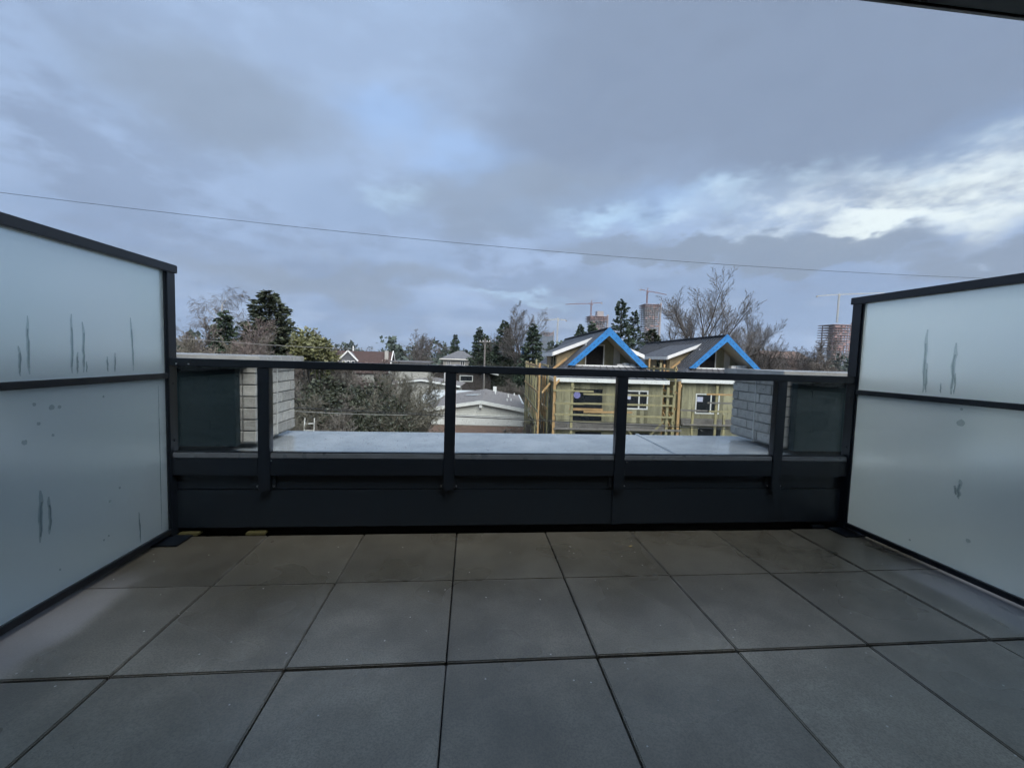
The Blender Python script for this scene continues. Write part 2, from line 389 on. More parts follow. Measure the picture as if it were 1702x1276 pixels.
# privacy screens
def screen(name, X, side, label, streaks, spots):
    root = empty(name, (X, 0, 0)); tag(root, label, 'privacy screen', 'frosted privacy screens either side of the terrace')
    if side > 0: root.rotation_euler.z = R(1.2); root.location = (X + .045, 0, 0)
    o = -side            # towards the neighbour is -o
    def bx(x0, x1, *a): return MB().box(min(x0*side, x1*side), max(x0*side, x1*side), *a)
    YN, YF = 1.07, 2.86
    bx(-.012, .05, YN, YF, 1.665, 1.715).build('top_rail', M_BLACK, root, .004)
    po = bx(-.004, .046, YF - .085, YF - .012, .012, 1.6645).build('post', M_BLACK, root, .003)
    bx(-.004, .046, YN + .01, YN + .08, .012, 1.6645).build('post', M_BLACK, root, .003)
    y0, y1 = YN + .081, YF - .0855
    bx(-.002, .044, y0, y1, 1.012, 1.046).build('mid_rail', M_BLACK, root, .003)
    bx(-.002, .044, y0, y1, .028, .062).build('bottom_rail', M_BLACK, root, .003)
    bx(-.11, .05, YF - .21, YF - .05, .002, .0115).build('base_plate', M_BLACK, root, .002)
    for z in (.30, .62, .98, 1.10):
        MB().tube([(-.004 * side, YF - .05, z), (-.010 * side, YF - .05, z)], .006, 8).build('screw', M_BLACK, po)
    panes = []
    for z0, z1 in ((1.0465, 1.6645), (.0625, 1.0115)):
        panes.append(bx(.014, .026, y0 + .002, y1 - .002, z0, z1).build('frosted_pane', M_FROST, root))
        for ya in (y1 - .0085,):   # pale edge of the glass seen along the post
            bx(.0055, .0135, ya, y1 - .001, z0 + .001, z1 - .001).build('glazing_bead', M_BLACK, root)
    rr = random.Random(5 if side < 0 else 9)
    for (px, pt, pb, w, pane) in streaks:
        d0 = ray(px, pb); k = (X + .013 * side) / d0.x; yb = d0.y * k; zb = CAM_H + d0.z * k
        d1 = ray(px, pt); k1 = (X + .013 * side) / d1.x; zt = CAM_H + d1.z * k1
        lo = .064 if pane else 1.048; zb = max(zb, lo)
        n = 9; L = []; Rr = []; ph = rr.uniform(0, 6); off = 0
        for i in range(n + 1):
            t = i / n; z = zt + (zb - zt) * t
            off += rr.uniform(-1, 1) * w * .25
            ww = w * (.35 + .65 * math.sin(math.pi * min(1, t * .75 + .15))) * rr.uniform(.8, 1.15)
            if i in (0, n): ww *= .5
            L.append((yb + off - ww / 2, z)); Rr.append((yb + off + ww / 2, z))
        MB().prism(L + Rr[::-1], 'x', .0125 * side, .0138 * side).build('water_streak', M_STREAK, panes[pane])
        q = .45      # clearer run of water down its middle
        L2 = [(a_[0] + (b_[0] - a_[0]) * (.5 - q / 2), a_[1]) for a_, b_ in zip(L, Rr)][2:-1]; R2 = [(a_[0] + (b_[0] - a_[0]) * (.5 + q / 2), a_[1]) for a_, b_ in zip(L, Rr)][2:-1]
        MB().prism(L2 + R2[::-1], 'x', .0112 * side, .0123 * side).build('water_run', M_STREAK, panes[pane])
    for (px, py, s) in spots:
        d0 = ray(px, py); k = (X + .013 * side) / d0.x; y = d0.y * k; z = CAM_H + d0.z * k
        MB().prism([(y + s * math.cos(t * .7854) * rr.uniform(.8, 1.2), z + s * math.sin(t * .7854) * rr.uniform(.8, 1.2)) for t in range(8)], 'x', .0125 * side, .0138 * side).build('water_spot', M_STREAK, panes[1])
    return root
screen('privacy_screen', -1.855, -1, 'black framed frosted glass screen at the left, many drip streaks in its upper pane',
       [(32, 575, 625, .011, 0), (49, 525, 622, .012, 0), (123, 522, 620, .013, 0), (131, 585, 621, .010, 0), (140, 535, 619, .014, 0), (145, 600, 619, .006, 0), (179, 592, 618, .009, 0), (192, 586, 618, .009, 0), (219, 528, 616, .012, 0),
        (70, 814, 900, .019, 1), (85, 824, 886, .016, 1), (232, 850, 902, .010, 1), (269, 640, 880, .005, 1)],
       [(57, 672, .008), (86, 677, .013), (99, 676, .008), (64, 704, .008), (41, 735, .011), (88, 723, .007), (172, 659, .006), (183, 833, .009), (199, 810, .007), (100, 946, .005), (173, 897, .006), (181, 890, .006)])
screen('privacy_screen', 2.80, 1, 'black framed frosted glass screen at the right, two long drips in its upper pane',
       [(1533, 548, 652, .020, 0), (1537, 603, 652, .012, 0), (1562, 636, 653, .008, 0), (1580, 570, 655, .020, 0), (1585, 620, 655, .010, 0), (1593, 796, 829, .020, 1), (1586, 806, 822, .016, 1)],
       [(1598, 680, .008), (1597, 703, .020), (1608, 898, .012), (1513, 897, .007)])

# own building: body below, wall and overhang behind and above
house = empty('own_building', (0, 0, GROUND)); tag(house, 'own building, its black door head just cutting the top right corner', 'building')
g0 = -GROUND
M_STUCCO = mat('dark_fibre_panel', (.055, .056, .058), .7, .15, 2)
MB().box(-12, 13, -9, 3.98, 0, g0 - .141).build('lower_storeys', M_STUCCO, house)
MB().box(-12, 13, 3.03, 3.98, g0 - .14, g0 + .42).build('parapet_core', M_STUCCO, house)
M_ROOM = mat('pale_room_paint', (.5, .49, .47), .8, .05, 1)
HD = 2.115           # underside of the wide door head, one metre ahead of the camera
MB().box(-12, -1.75, .74, .968, g0 - .14, g0 + 2.40).build('front_wall', M_STUCCO, house)
MB().box(2.25, 13, .74, .968, g0 - .14, g0 + 2.40).build('front_wall', M_STUCCO, house)
MB().box(-1.749, 2.249, .74, .968, g0 + HD + .06, g0 + 2.40).build('front_wall', M_STUCCO, house)
hd = MB().box(-1.748, 2.248, .70, .998, g0 + HD, g0 + HD + .059).build('door_head', M_BLACK, house, .004)
MB().box(-1.748, 2.248, .9985, 1.006, g0 + HD - .004, g0 + HD + .012).build('drip_edge', M_CAPST, hd)
MB().box(-12, 13, -9, 1.03, g0 + 2.401, g0 + 2.5).build('roof', M_BLACK, house)
MB().box(-5, 5.5, -6, .735, g0 - .14, g0 - .03).build('room_floor', mat('oak_floor', (.25, .17, .10), .5), house)
MB().box(-5, 5.5, -6.1, -6.0, g0 - .03, g0 + 2.40).build('room_wall', M_ROOM, house)
MB().box(-5.1, -5.0, -6, .735, g0 - .03, g0 + 2.40).build('room_wall', M_ROOM, house)
MB().box(5.5, 5.6, -6, .735, g0 - .03, g0 + 2.40).build('room_wall', M_ROOM, house)
MB().box(-5, 5.5, -6, .735, g0 + 2.3, g0 + 2.35).build('room_ceiling', M_ROOM, house)

cap = empty('parapet_flashing', (0, 0, 0)); tag(cap, 'wide pale grey wet metal cap on the parapet beyond the guardrail glass', 'flashing')
def cap_sheet(x0, x1): 
    return MB().add([(x0,2.985,.452),(x1,2.985,.452),(x1,4.05,.462),(x0,4.05,.462),(x0,2.985,.424),(x1,2.985,.424),(x1,4.05,.38),(x0,4.05,.38)],
        [(0,1,2,3),(7,6,5,4),(0,4,5,1),(1,5,6,2),(2,6,7,3),(3,7,4,0)]).build('metal_sheet', M_FLASH, cap, .004)
cap_sheet(-4.2, -2.4); cap_sheet(-2.396, 1.69); cap_sheet(1.694, 5.2)
MB().add([(1.672,2.98,.449),(1.712,2.98,.449),(1.712,4.055,.459),(1.672,4.055,.459),(1.68,2.98,.463),(1.704,2.98,.463),(1.704,4.055,.473),(1.68,4.055,.473)],
    [(0,3,2,1),(4,5,6,7),(0,1,5,4),(1,2,6,5),(2,3,7,6),(3,0,4,7)]).build('seam_cover', M_FLASH, cap)

# grey brick piers on the parapet
BL, BH, J = .30, .077, .010
brick_me = {}
def brick_mesh(l, t=.09):
    k = round(l, 3)
    if k not in brick_me:
        me = MB().box(0, l, 0, t, 0, BH).mesh('brick', .003, 1); me.materials.append(M_BRICK); brick_me[k] = me
    return brick_me[k]
def pier(xin, side, label):
    """side -1: pier on the left, its inner face towards +X"""
    root = empty('brick_pier', (xin, 3.30, .465)); tag(root, label, 'brick pier', 'grey brick piers at the ends of the parapet')
    s = side; Ht = .615
    def bx(x0, x1, *a): return MB().box(min(x0*s, x1*s), max(x0*s, x1*s), *a)
    bx(.012, 1.9, .012, .69, .03, Ht + .02).build('mortar_core', M_MORTAR, root)
    n = 7; rr = random.Random(3 + s)
    zc = .045
    for k in range(n):
        z = zc + k * (BH + J)
        # inner side face, split by a sealant joint at y=.36
        for (ya, yb) in ((0.0, .352), (.366, .70)):
            y = ya; off = (k % 2) * .15 + (.06 if ya else 0)
            first = True
            while y < yb - .02:
                l = BL - off if first else BL
                if l < .04: l += BL
                first = False
                l = min(l, yb - y)
                if yb - y - l < .05: l = yb - y
                o = link('brick', brick_mesh(l), None, root, (s * rr.uniform(-.001, .002), y, z))
                # local x of the mesh runs along +Y, thickness into the pier
                o.rotation_euler.z = math.pi / 2
                if s > 0: o.location.x += .09
                y += l + J
        x = .092 + J; l0 = BL if k % 2 else BL * .5
        while x < .62:
            l = l0 if x < .11 else BL
            o = link('brick', brick_mesh(l), None, root, ((x if s > 0 else -x - l), rr.uniform(-.001, .002), z))
            x += l + J
    bx(-.002, .011, .3535, .3645, .04, Ht + .03).build('sealant_joint', M_JOINT, root)
    cp = bx(-.05, 2.2, -.045, .79, Ht + .031, Ht + .078).build('cap', M_CAPST, root, .004)
    bx(.10 if s < 0 else .05, 1.6, -.085, -.02, .028, Ht - .02).build('teal_panel', M_TEAL, root, .003)
    bx(.78, 1.65, -.16, -.09, .028, Ht + .0).build('end_return', M_CLAD, root, .003)
    bx(.05, 2.2, -.15, .02, Ht + .002, Ht + .03).build('cap_underlay', M_CLAD, root)
    for q in range(3):
        bx(.35 + q * .55, .353 + q * .55, -.0452, .78, Ht + .0775, Ht + .0792).build('cap_joint', M_CLAD, cp)
    return root
pier(-1.60, -1, 'grey brick pier with flat pale cap beside the left screen')
pier(2.655, 1, 'grey brick pier with flat pale cap beside the right screen')

# small litter on the pavers
lf = MB().add([(0,0,0),(.02,.008,.004),(.038,0,.002),(.02,-.009,.005),(.018,0,-.001)], [(0,1,4),(1,2,4),(2,3,4),(3,0,4)]).build('fallen_leaf', M_LEAF, None, loc=(1.045, 2.55, .004), rz=.4)
tag(lf, 'tiny pale dried leaf lying on a paver joint near the wall', 'leaf')

# ================================================================== beyond the terrace
def ground_material():
    m = bpy.data.materials.new('garden_ground'); m.use_nodes = True; b = NB(m.node_tree); bs = m.node_tree.nodes['Principled BSDF']
    pos = b.n('ShaderNodeNewGeometry').outputs['Position']
    c = b.mix(b.rng(b.noise(pos, .09, 4, .6), .4, .6), (.055, .062, .028), (.075, .058, .040))
    c = b.mix(b.rng(b.noise(pos, 1.4, 4, .65), .35, .7), c, (.040, .042, .022)); b.link(c, bs.inputs['Base Color'])
    bs.inputs['Roughness'].default_value = .95; return m
gmb = MB(); gs = [-1600, -600, -150, -60, -25, 0, 25, 60, 150, 600, 1600]; gy = [-100, -20, 4.2, 20, 40, 70, 120, 250, 600, 1100, 1700]
grr = random.Random(2)
gv = [(x, y, GROUND + (grr.uniform(-.12, .12) if 5 < y < 130 and abs(x) < 100 else 0) - (.3 if y < 5 else 0)) for y in gy for x in gs]
nx = len(gs)
gmb.add(gv, [(j*nx+i, j*nx+i+1, (j+1)*nx+i+1, (j+1)*nx+i) for j in range(len(gy)-1) for i in range(nx-1)])
tag(gmb.build('ground', ground_material()), kind='structure')

# ------------------------------------------------------------------ trees
M_BARK = mat('grey_bark', (.085, .075, .065), .9, .3, 6)
M_TWIG = mat('bare_twigs_grey', (.125, .115, .108), .9, .2, 1.5, island=.35)
M_TWIGB = mat('bare_twigs_brown', (.175, .156, .138), .9, .2, 1.2, island=.45)
M_TWIGR = mat('bare_twigs_red', (.185, .150, .138), .9, .2, 1.2, island=.4)
M_TWIGO = mat('bare_twigs_olive', (.165, .152, .120), .9, .2, 1.2, island=.45)
M_BIRCH = mat('birch_bark', (.30, .29, .27), .9, .4, 5)
M_FIR = mat('fir_needles', (.040, .064, .038), .85, .25, .8, island=.5)
M_CEDAR = mat('cedar_foliage', (.052, .066, .038), .85, .3, .7, island=.5)
M_FARG = mat('far_foliage', (.055, .075, .062), .9, .3, .3, island=.45)
M_EVER = mat('evergreen_leaves', (.050, .057, .037), .6, .3, 1, island=.5)
M_MAGN = mat('glossy_yellow_green_leaves', (.135, .140, .062), .5, .3, 1, island=.5)

def tubes_mesh(name, polys, sides, mt):
    """polys: list of (points Nx3, radii N); lines of equal length are built together"""
    V = []; Fc = []; off = 0; by = {}
    for pts, rad in polys: by.setdefault(len(pts), []).append((pts, rad))
    th = np.arange(sides) * 2 * np.pi / sides
    for n, grp in by.items():
        P = np.array([g_[0] for g_ in grp]); rad = np.array([g_[1] for g_ in grp]); m = len(P)
        d = np.gradient(P, axis=1); d /= np.linalg.norm(d, axis=2)[..., None] + 1e-9
        up = np.where(np.abs(d[..., 2:3]) < .9, np.array([0, 0, 1.]), np.array([1., 0, 0]))
        a = np.cross(d, up); a /= np.linalg.norm(a, axis=2)[..., None] + 1e-9; c = np.cross(a, d)
        ring = P[:, :, None, :] + rad[:, :, None, None] * (np.cos(th)[:, None] * a[:, :, None, :] + np.sin(th)[:, None] * c[:, :, None, :])
        V.append(ring.reshape(-1, 3))
        o = off + np.arange(m)[:, None, None] * n * sides; i = np.arange(n - 1)[None, :, None] * sides; k = np.arange(sides)[None, None, :]; k2 = (k + 1) % sides
        Fc.append(np.stack([o + i + k, o + i + k2, o + i + sides + k2, o + i + sides + k], -1).reshape(-1, 4))
        off += m * n * sides
    return np_mesh(name, np.concatenate(V), np.concatenate(Fc), mt)
def np_mesh(name, V, Fq, mt):
    me = bpy.data.meshes.new(name); k = Fq.shape[1]
    me.vertices.add(len(V)); me.vertices.foreach_set('co', V.astype(np.float32).ravel())
    me.loops.add(Fq.size); me.loops.foreach_set('vertex_index', Fq.astype(np.int32).ravel())
    me.polygons.add(len(Fq)); me.polygons.foreach_set('loop_start', np.arange(0, Fq.size, k, dtype=np.int32))
    me.update(calc_edges=True); me.materials.append(mt); return me

def grow_tree(seed, H, trunk_h=.3, r0=.2, kids=(9, 8, 7, 5), ratio=(.62, .55, .5, .45), ang=(38, 42, 45, 45), up=(.25, .15, .08, .0), wob=.12, start=(.32, .25, .2, .15), min_r=.006, droop=0, multi=1):
    rg = np.random.default_rng(seed); out = {i: [] for i in range(6)}
    rd = random.Random(seed); gs_ = rd.gauss; ru = rd.uniform
    def unit(x, y, z):
        q = math.sqrt(x * x + y * y + z * z) + 1e-9; return x / q, y / q, z / q
    def branch(p, d, L, r, lv):
        n = (7, 6, 5, 3, 3)[min(lv, 4)]; pts = [p]; x, y, z = d; seg = L / n; w = wob * (1 + .3 * lv); u = up[min(lv, len(up) - 1)] * .3
        for i in range(n):
            x, y, z = unit(x + gs_(0, w), y + gs_(0, w), z + gs_(0, w) + u - (droop * (i / n) if lv >= 2 else 0))
            q = pts[-1]; pts.append((q[0] + x * seg, q[1] + y * seg, q[2] + z * seg))
        out[lv].append((pts, [max(r * (1 - .78 * i / n), min_r) for i in range(n + 1)]))
        if lv >= len(kids): return
        m = max(2, int(round(kids[lv] * ru(.8, 1.2))))
        for q in range(m):
            s = start[lv] + (1 - start[lv]) * (q + ru(.1, .9)) / m
            i = min(int(s * n), n - 1); f = s * n - i; A_, B_ = pts[i], pts[i + 1]
            pp = tuple(A_[k] * (1 - f) + B_[k] * f for k in range(3)); ax = unit(*(B_[k] - A_[k] for k in range(3)))
            v = (gs_(0, 1), gs_(0, 1), gs_(0, 1)); dt = sum(v[k] * ax[k] for k in range(3)); v = unit(*(v[k] - ax[k] * dt for k in range(3)))
            a = math.radians(ang[lv] * ru(.65, 1.3)); ca, sa = math.cos(a), math.sin(a)
            nd = unit(ax[0] * ca + v[0] * sa, ax[1] * ca + v[1] * sa, ax[2] * ca + v[2] * sa + up[min(lv, len(up) - 1)])
            branch(pp, nd, L * ratio[lv] * ru(.7, 1.15) * (1.15 - .55 * s), max(r * (1 - .75 * s) * .62, min_r), lv + 1)
    for k in range(multi):
        d = np.array([0, 0, 1.]) + (rg.normal(0, .28, 3) if multi > 1 else rg.normal(0, .04, 3)); d[2] = abs(d[2])
        d /= np.linalg.norm(d)
        branch((rg.normal(0, .25) if multi > 1 else 0., rg.normal(0, .25) if multi > 1 else 0., 0.), tuple(d), H * (rg.uniform(.6, .9) if multi > 1 else .8), r0 * (.6 if multi > 1 else 1), 0)
    zmax = max(q[2] for l in out.values() for p, _ in l for q in p)
    s = H / zmax
    for l in out.values():
        for i, (p, r) in enumerate(l): l[i] = ([(a * s, b * s, c * s) for a, b, c in p], r)
    return out
def tree_meshes(name, out, twig_mat, bark=None):
    bark = bark or M_BARK
    tr = tubes_mesh(name + '_trunk', out[0] + out[1], 6, bark)
    cr = tubes_mesh(name + '_crown', [q for l in range(2, 6) for q in out[l]], 3, twig_mat)
    return tr, cr
KIND = {}
def bare(key, mt, bark=None, **kw):
    H = kw['H']; KIND[key] = (H, tree_meshes(key, grow_tree(**kw), mt, bark))
bare('big', M_TWIG, seed=19, H=15, r0=.30, kids=(16, 11, 8, 5), ratio=(.72, .52, .46, .42), ang=(52, 34, 36, 42), up=(.22, .22, .16, .08), start=(.22, .18, .15, .15), min_r=.0085, wob=.07)
bare('vase', M_TWIG, seed=5, H=12, r0=.2, kids=(10, 9, 7, 4), ratio=(.66, .5, .48, .48), ang=(36, 34, 38, 42), up=(.4, .3, .15, 0), min_r=.011)
bare('gnarl', M_TWIG, seed=21, H=11, r0=.3, kids=(9, 11, 9, 5), ratio=(.95, .52, .44, .45), ang=(58, 44, 42, 45), up=(.22, .28, .2, .08), start=(.3, .2, .2, .15), wob=.16, min_r=.013)
bare('birch', M_TWIG, M_BIRCH, seed=8, H=15, r0=.17, kids=(13, 9, 8, 4), ratio=(.42, .5, .6, .6), ang=(36, 40, 40, 30), up=(.25, .05, -.1, -.3), start=(.3, .2, .2, .1), droop=.35, min_r=.007)
bare('thick_a', M_TWIGB, seed=31, H=9.5, r0=.12, kids=(11, 11, 9, 4), ratio=(.6, .55, .5, .5), ang=(28, 30, 34, 38), up=(.4, .35, .25, .1), start=(.1, .12, .12, .1), min_r=.009, multi=5, wob=.08)
bare('thick_b', M_TWIGO, seed=32, H=8, r0=.10, kids=(11, 11, 9, 4), ratio=(.62, .55, .5, .5), ang=(38, 36, 38, 40), up=(.25, .25, .15, .05), start=(.1, .12, .12, .1), min_r=.009, multi=5, wob=.09)
bare('thick_c', M_TWIGR, seed=33, H=9, r0=.12, kids=(11, 11, 9, 4), ratio=(.55, .55, .52, .5), ang=(26, 30, 34, 38), up=(.5, .4, .25, .1), start=(.1, .12, .12, .1), min_r=.009, multi=5, wob=.08)

def leaf_quads(P, D, size, rg, flat=.5):
    """a quad leaf clump at each P, along D"""
    n = len(P); D = D / (np.linalg.norm(D, axis=1)[:, None] + 1e-9)
    u = rg.normal(0, 1, (n, 3)); u[:, 2] += flat; u -= D * (u * D).sum(1)[:, None]; u /= np.linalg.norm(u, axis=1)[:, None] + 1e-9
    w = np.cross(D, u); L = size * rg.uniform(.6, 1.4, (n, 1)); Wd = L * rg.uniform(.28, .5, (n, 1))
    V = np.stack([P - D * L * .1, P + D * L * .45 + w * Wd, P + D * L, P + D * L * .45 - w * Wd], 1).reshape(-1, 3)
    return V, np.arange(4 * n).reshape(-1, 4)
def conifer(key, seed, H, Rb, mt, layers=34, per=9, droop=.25, base=.08, dens=16, size=.34, power=.9, gap=.15, bulge=0):
    rg = np.random.default_rng(seed); P = []; D = []; br = []
    nb = layers * per
    for i in range(nb):
        t = base + (1 - base) * (1 - (1 - (i + .5) / nb) ** .85)
        t = min(.995, max(base, t + rg.normal(0, .01))); z = t * H
        if rg.random() < gap: continue
        prof = (1 - t) ** power * (1 + bulge * math.sin(math.pi * min(1, t * 1.3)))
        L = (Rb * prof * (1 + .12 * math.sin(t * 41 + seed)) + .15) * rg.uniform(.62, 1.12)
        a = i * 2.39996 + rg.normal(0, .3)
        dr = np.array([math.cos(a), math.sin(a), -droop * rg.uniform(.5, 1.5) + .35 * t])
        q = int(dens * (.3 + L / Rb)); s = np.sqrt(rg.uniform(.04, 1, q))[:, None]
        pp = np.array([0, 0, z]) + s * L * dr + np.array([0, 0, 1]) * (s ** 2) * L * .12
        side = np.array([-math.sin(a), math.cos(a), 0]) * rg.normal(0, .20, q)[:, None] * L * (.4 + .7 * (1 - s))
        pp = pp + side + rg.normal(0, 1, (q, 3)) * np.array([.05, .05, .07]) * (L + .4)
        P.append(pp); D.append(dr[None, :] + np.sign(side) * .45 * np.abs(rg.normal(0, 1, (q, 1))) + rg.normal(0, .35, (q, 3)) - np.array([0, 0, .15]))
        br.append((np.array([[0, 0, z], np.array([0, 0, z]) + dr * L * .5, np.array([0, 0, z]) + dr * L * .92 + np.array([0, 0, .1 * L])]), np.array([.035, .02, .008])))
    V, Fq = leaf_quads(np.concatenate(P), np.concatenate(D), size, rg)
    tr = tubes_mesh(key + '_trunk', [(np.array([[0, 0, 0], [0, 0, H * .5], [0, 0, H * .97]]), np.array([H * .018, H * .011, .02]))] + br, 5, M_BARK)
    KIND[key] = (H, (tr, np_mesh(key + '_crown', V, Fq, mt)))
conifer('fir', 1, 17, 3.7, M_FIR, layers=46, per=7, droop=.10, gap=.12, dens=34, size=.26, base=.06, power=.85)
conifer('spruce', 2, 14, 3.0, M_FIR, layers=60, per=8, droop=.28, gap=.03, dens=34, size=.24, base=.05, power=.8)
conifer('cedar', 3, 14.5, 3.1, M_CEDAR, layers=80, per=8, droop=.2, gap=.03, dens=40, size=.22, base=.03, power=.60, bulge=.1)
conifer('small', 4, 12, 2.7, M_FIR, layers=50, per=7, droop=.2, gap=.05, dens=26, size=.30, base=.05, power=.75)
def bush(key, seed, H, Rr, mt, n=5200, size=.16, clumps=26, core=.55, zc=.62, zr=.32):
    rg = np.random.default_rng(seed); P = []; D = []
    c = rg.normal(0, 1, (clumps, 3)); c /= np.linalg.norm(c, axis=1)[:, None]; c *= rg.uniform(.35, 1, (clumps, 1)) ** .5
    c = c * np.array([Rr * .75, Rr * .75, H * zr]) + np.array([0, 0, H * zc])
    rads = rg.uniform(.22, .42, clumps) * Rr; tw = []
    for q, rd in zip(c, rads):
        m = n // clumps; v = rg.normal(0, 1, (m, 3)); v /= np.linalg.norm(v, axis=1)[:, None]
        P.append(q + v * rd * rg.uniform(core, 1.05, (m, 1))); D.append(v + rg.normal(0, .6, (m, 3)))
        tw.append((np.array([[0, 0, H * .12], q * np.array([.45, .45, .6]), q]), np.array([.05, .03, .012])))
    V, Fq = leaf_quads(np.concatenate(P), np.concatenate(D), size, rg, .8)
    tr = tubes_mesh(key + '_trunk', [(np.array([[0, 0, 0], [0, 0, H * .3], [0, 0, H * .6]]), np.array([.09, .07, .03]))] + tw, 5, M_BARK)
    KIND[key] = (H, (tr, np_mesh(key + '_crown', V, Fq, mt)))
bush('evergreen', 6, 5.5, 2.4, M_EVER, 15000, .10, 34)
bush('magnolia', 7, 11, 1.35, M_MAGN, 5200, .14, 24, .4, .86, .115)

def plant(key, name, x, Y, label, cat='tree', H=None, rz=0.0, group=None, wide=1.0, base=GROUND):
    h0, (tr, cr) = KIND[key]; H = H or h0
    root = empty(name, (x, Y, base), rz); s = H / h0; root.scale = (s * wide, s * wide, s)
    link('trunk', tr, None, root); link('crown', cr, None, root)
    tag(root, label, cat, group); return root
def plant_px(key, name, px, ptop, Y, label, rz=0.0, wide=1.0, group=None, cat='tree'):
    p = at(px, ptop, Y); return plant(key, name, p.x, Y, label, cat, p.z - GROUND, rz, group, wide)

plant_px('birch', 'birch_tree', 325, 462, 38, 'tall bare birch with drooping fine twigs beside the left screen', .3)
plant_px('spruce', 'conifer_tree', 372, 517, 36, 'dull green conifer among bare trees between the birch and the broad cedar', 1.1, 1.2)
plant_px('cedar', 'cedar_tree', 447, 485, 42, 'broad dense dark green conical cedar rising over the brown thicket', .5, 1.55)
plant_px('magnolia', 'broadleaf_evergreen', 531, 536, 24.5, 'yellow green broadleaf evergreen just right of the broad cedar', .2, 1.25)
TH = 'bare brown shrubs of the thicket at the left'
rt = random.Random(17)
for key, px, pt, Y in [('thick_a', 312, 528, 30), ('thick_c', 345, 520, 31), ('thick_a', 385, 528, 33), ('thick_b', 415, 545, 28), ('thick_c', 440, 552, 29), ('thick_a', 470, 545, 30),
        ('thick_c', 500, 566, 27), ('thick_a', 520, 575, 25), ('thick_a', 548, 578, 30), ('thick_c', 570, 592, 28), ('thick_b', 590, 600, 25), ('thick_a', 612, 598, 30), ('thick_b', 622, 606, 27), ('thick_c', 640, 606, 34),
        ('thick_b', 520, 640, 20), ('thick_a', 555, 632, 21), ('thick_b', 600, 640, 21.5)]:
    THL = ('low bare shrub at the front of the thicket by the white ladder' if Y < 21.2 and px < 560 else
           'bare brown tree of the thicket rising above the left pier cap' if px < 480 else
           'olive bare shrub at the right edge of the thicket' if px >= 640 and Y < 26 else
           'bare brown shrub of the thicket behind the guardrail glass, left of the white house')
    plant_px(key, 'thicket_shrub', px, pt, Y, THL, rt.uniform(0, 6.28), rt.uniform(1.0, 1.35), TH, 'shrub')
for px, pt, Y, w, lb in [(520, 625, 23.5, 1.25, 'dark evergreen bush in the thicket near the white ladder'), (575, 628, 25, 1.2, 'wide dark evergreen bush in the middle of the brown thicket'), (622, 660, 23, .9, 'low dark evergreen bush at the right of the thicket')]:
    plant_px('evergreen', 'evergreen_bush', px, pt, Y, lb, rt.uniform(0, 6), w, None, 'bush')

plant_px('gnarl', 'bare_shrub', 684, 638, 26, 'sparse bare tree whose twigs cross before the white house', 1.4, .9)
plant_px('gnarl', 'spreading_bare_tree', 706, 543, 78, 'wide spreading bare tree behind the rooftops, left of the grey hipped house', .7, 1.25)
plant_px('small', 'conifer_tree', 757, 556, 105, 'small dark conifer standing right behind the grey hipped roof', .2, .85)
plant_px('spruce', 'conifer_tree', 797, 544, 76, 'dark conifer with a double top just right of the grey hipped house', .9, 1.1)
plant_px('spruce', 'conifer_tree', 808, 556, 78, 'shorter dark conifer tucked against the double topped conifer', 2.9, 1.15)
plant_px('spruce', 'conifer_tree', 839, 533, 70, 'tall dark conifer in front of the bare tree, second from the blue framed houses', 2.1, 1.3)
plant_px('spruce', 'conifer_tree', 887, 539, 58, 'dark pointed conifer left of the pale far tower', 4.1, 1.2)
plant_px('vase', 'bare_tree', 862, 506, 66, 'tall thin bare tree between two dark conifers', 1.2, 1.0)
plant_px('vase', 'bare_tree', 828, 520, 72, 'pale bare tree behind the tall dark conifer', 2.2, .7)
plant_px('fir', 'fir_tree', 1034, 499, 50, 'tall ragged fir behind the ridge of the nearer blue gable', .4, 1.15)
plant_px('fir', 'fir_tree', 1055, 517, 52, 'shorter ragged fir leaning on the tall fir', 2.4, 1.05)
plant_px('spruce', 'conifer_tree', 965, 539, 60, 'small conifer top left of the capped far tower, above the metal roof', 1.4, .9)
plant_px('spruce', 'conifer_tree', 985, 536, 62, 'conifer top in front of the capped far tower', 3.4, 1.1)
plant_px('cedar', 'conifer_tree', 1085, 548, 56, 'dull conifer between the two blue gables below the flared tower', .4, 1.2)
plant_px('big', 'large_bare_tree', 1160, 444, 46, 'large bare tree spreading its twigs above the farther blue gable', 2.0, 1.05)
plant_px('big', 'bare_tree', 1240, 500, 52, 'bare tree whose twigs reach out right of the farther blue gable', .5, .75)
for px, pt, Y, rz, lb in [(1277, 560, 52, .3, 'small upright bare tree just right of the farther blue gable'), (1306, 553, 50, 1.9, 'middle one of the small bare trees above the right pier'), (1333, 572, 55, 3.7, 'small bare tree left of the wide red concrete tower'), (1390, 575, 48, 5.1, 'dark bare tree in front of the wide red concrete tower')]:
    plant_px('vase', 'bare_tree', px, pt, Y, lb, rz, 1.15)
plant_px('thick_c', 'bare_shrub', 1355, 590, 45, 'brown bare shrub above the right pier cap', 1.0, 1.6, None, 'shrub')
plant_px('thick_a', 'bare_shrub', 1405, 585, 42, 'dark bare shrub beside the right screen post', 1.0, 1.6, None, 'shrub')
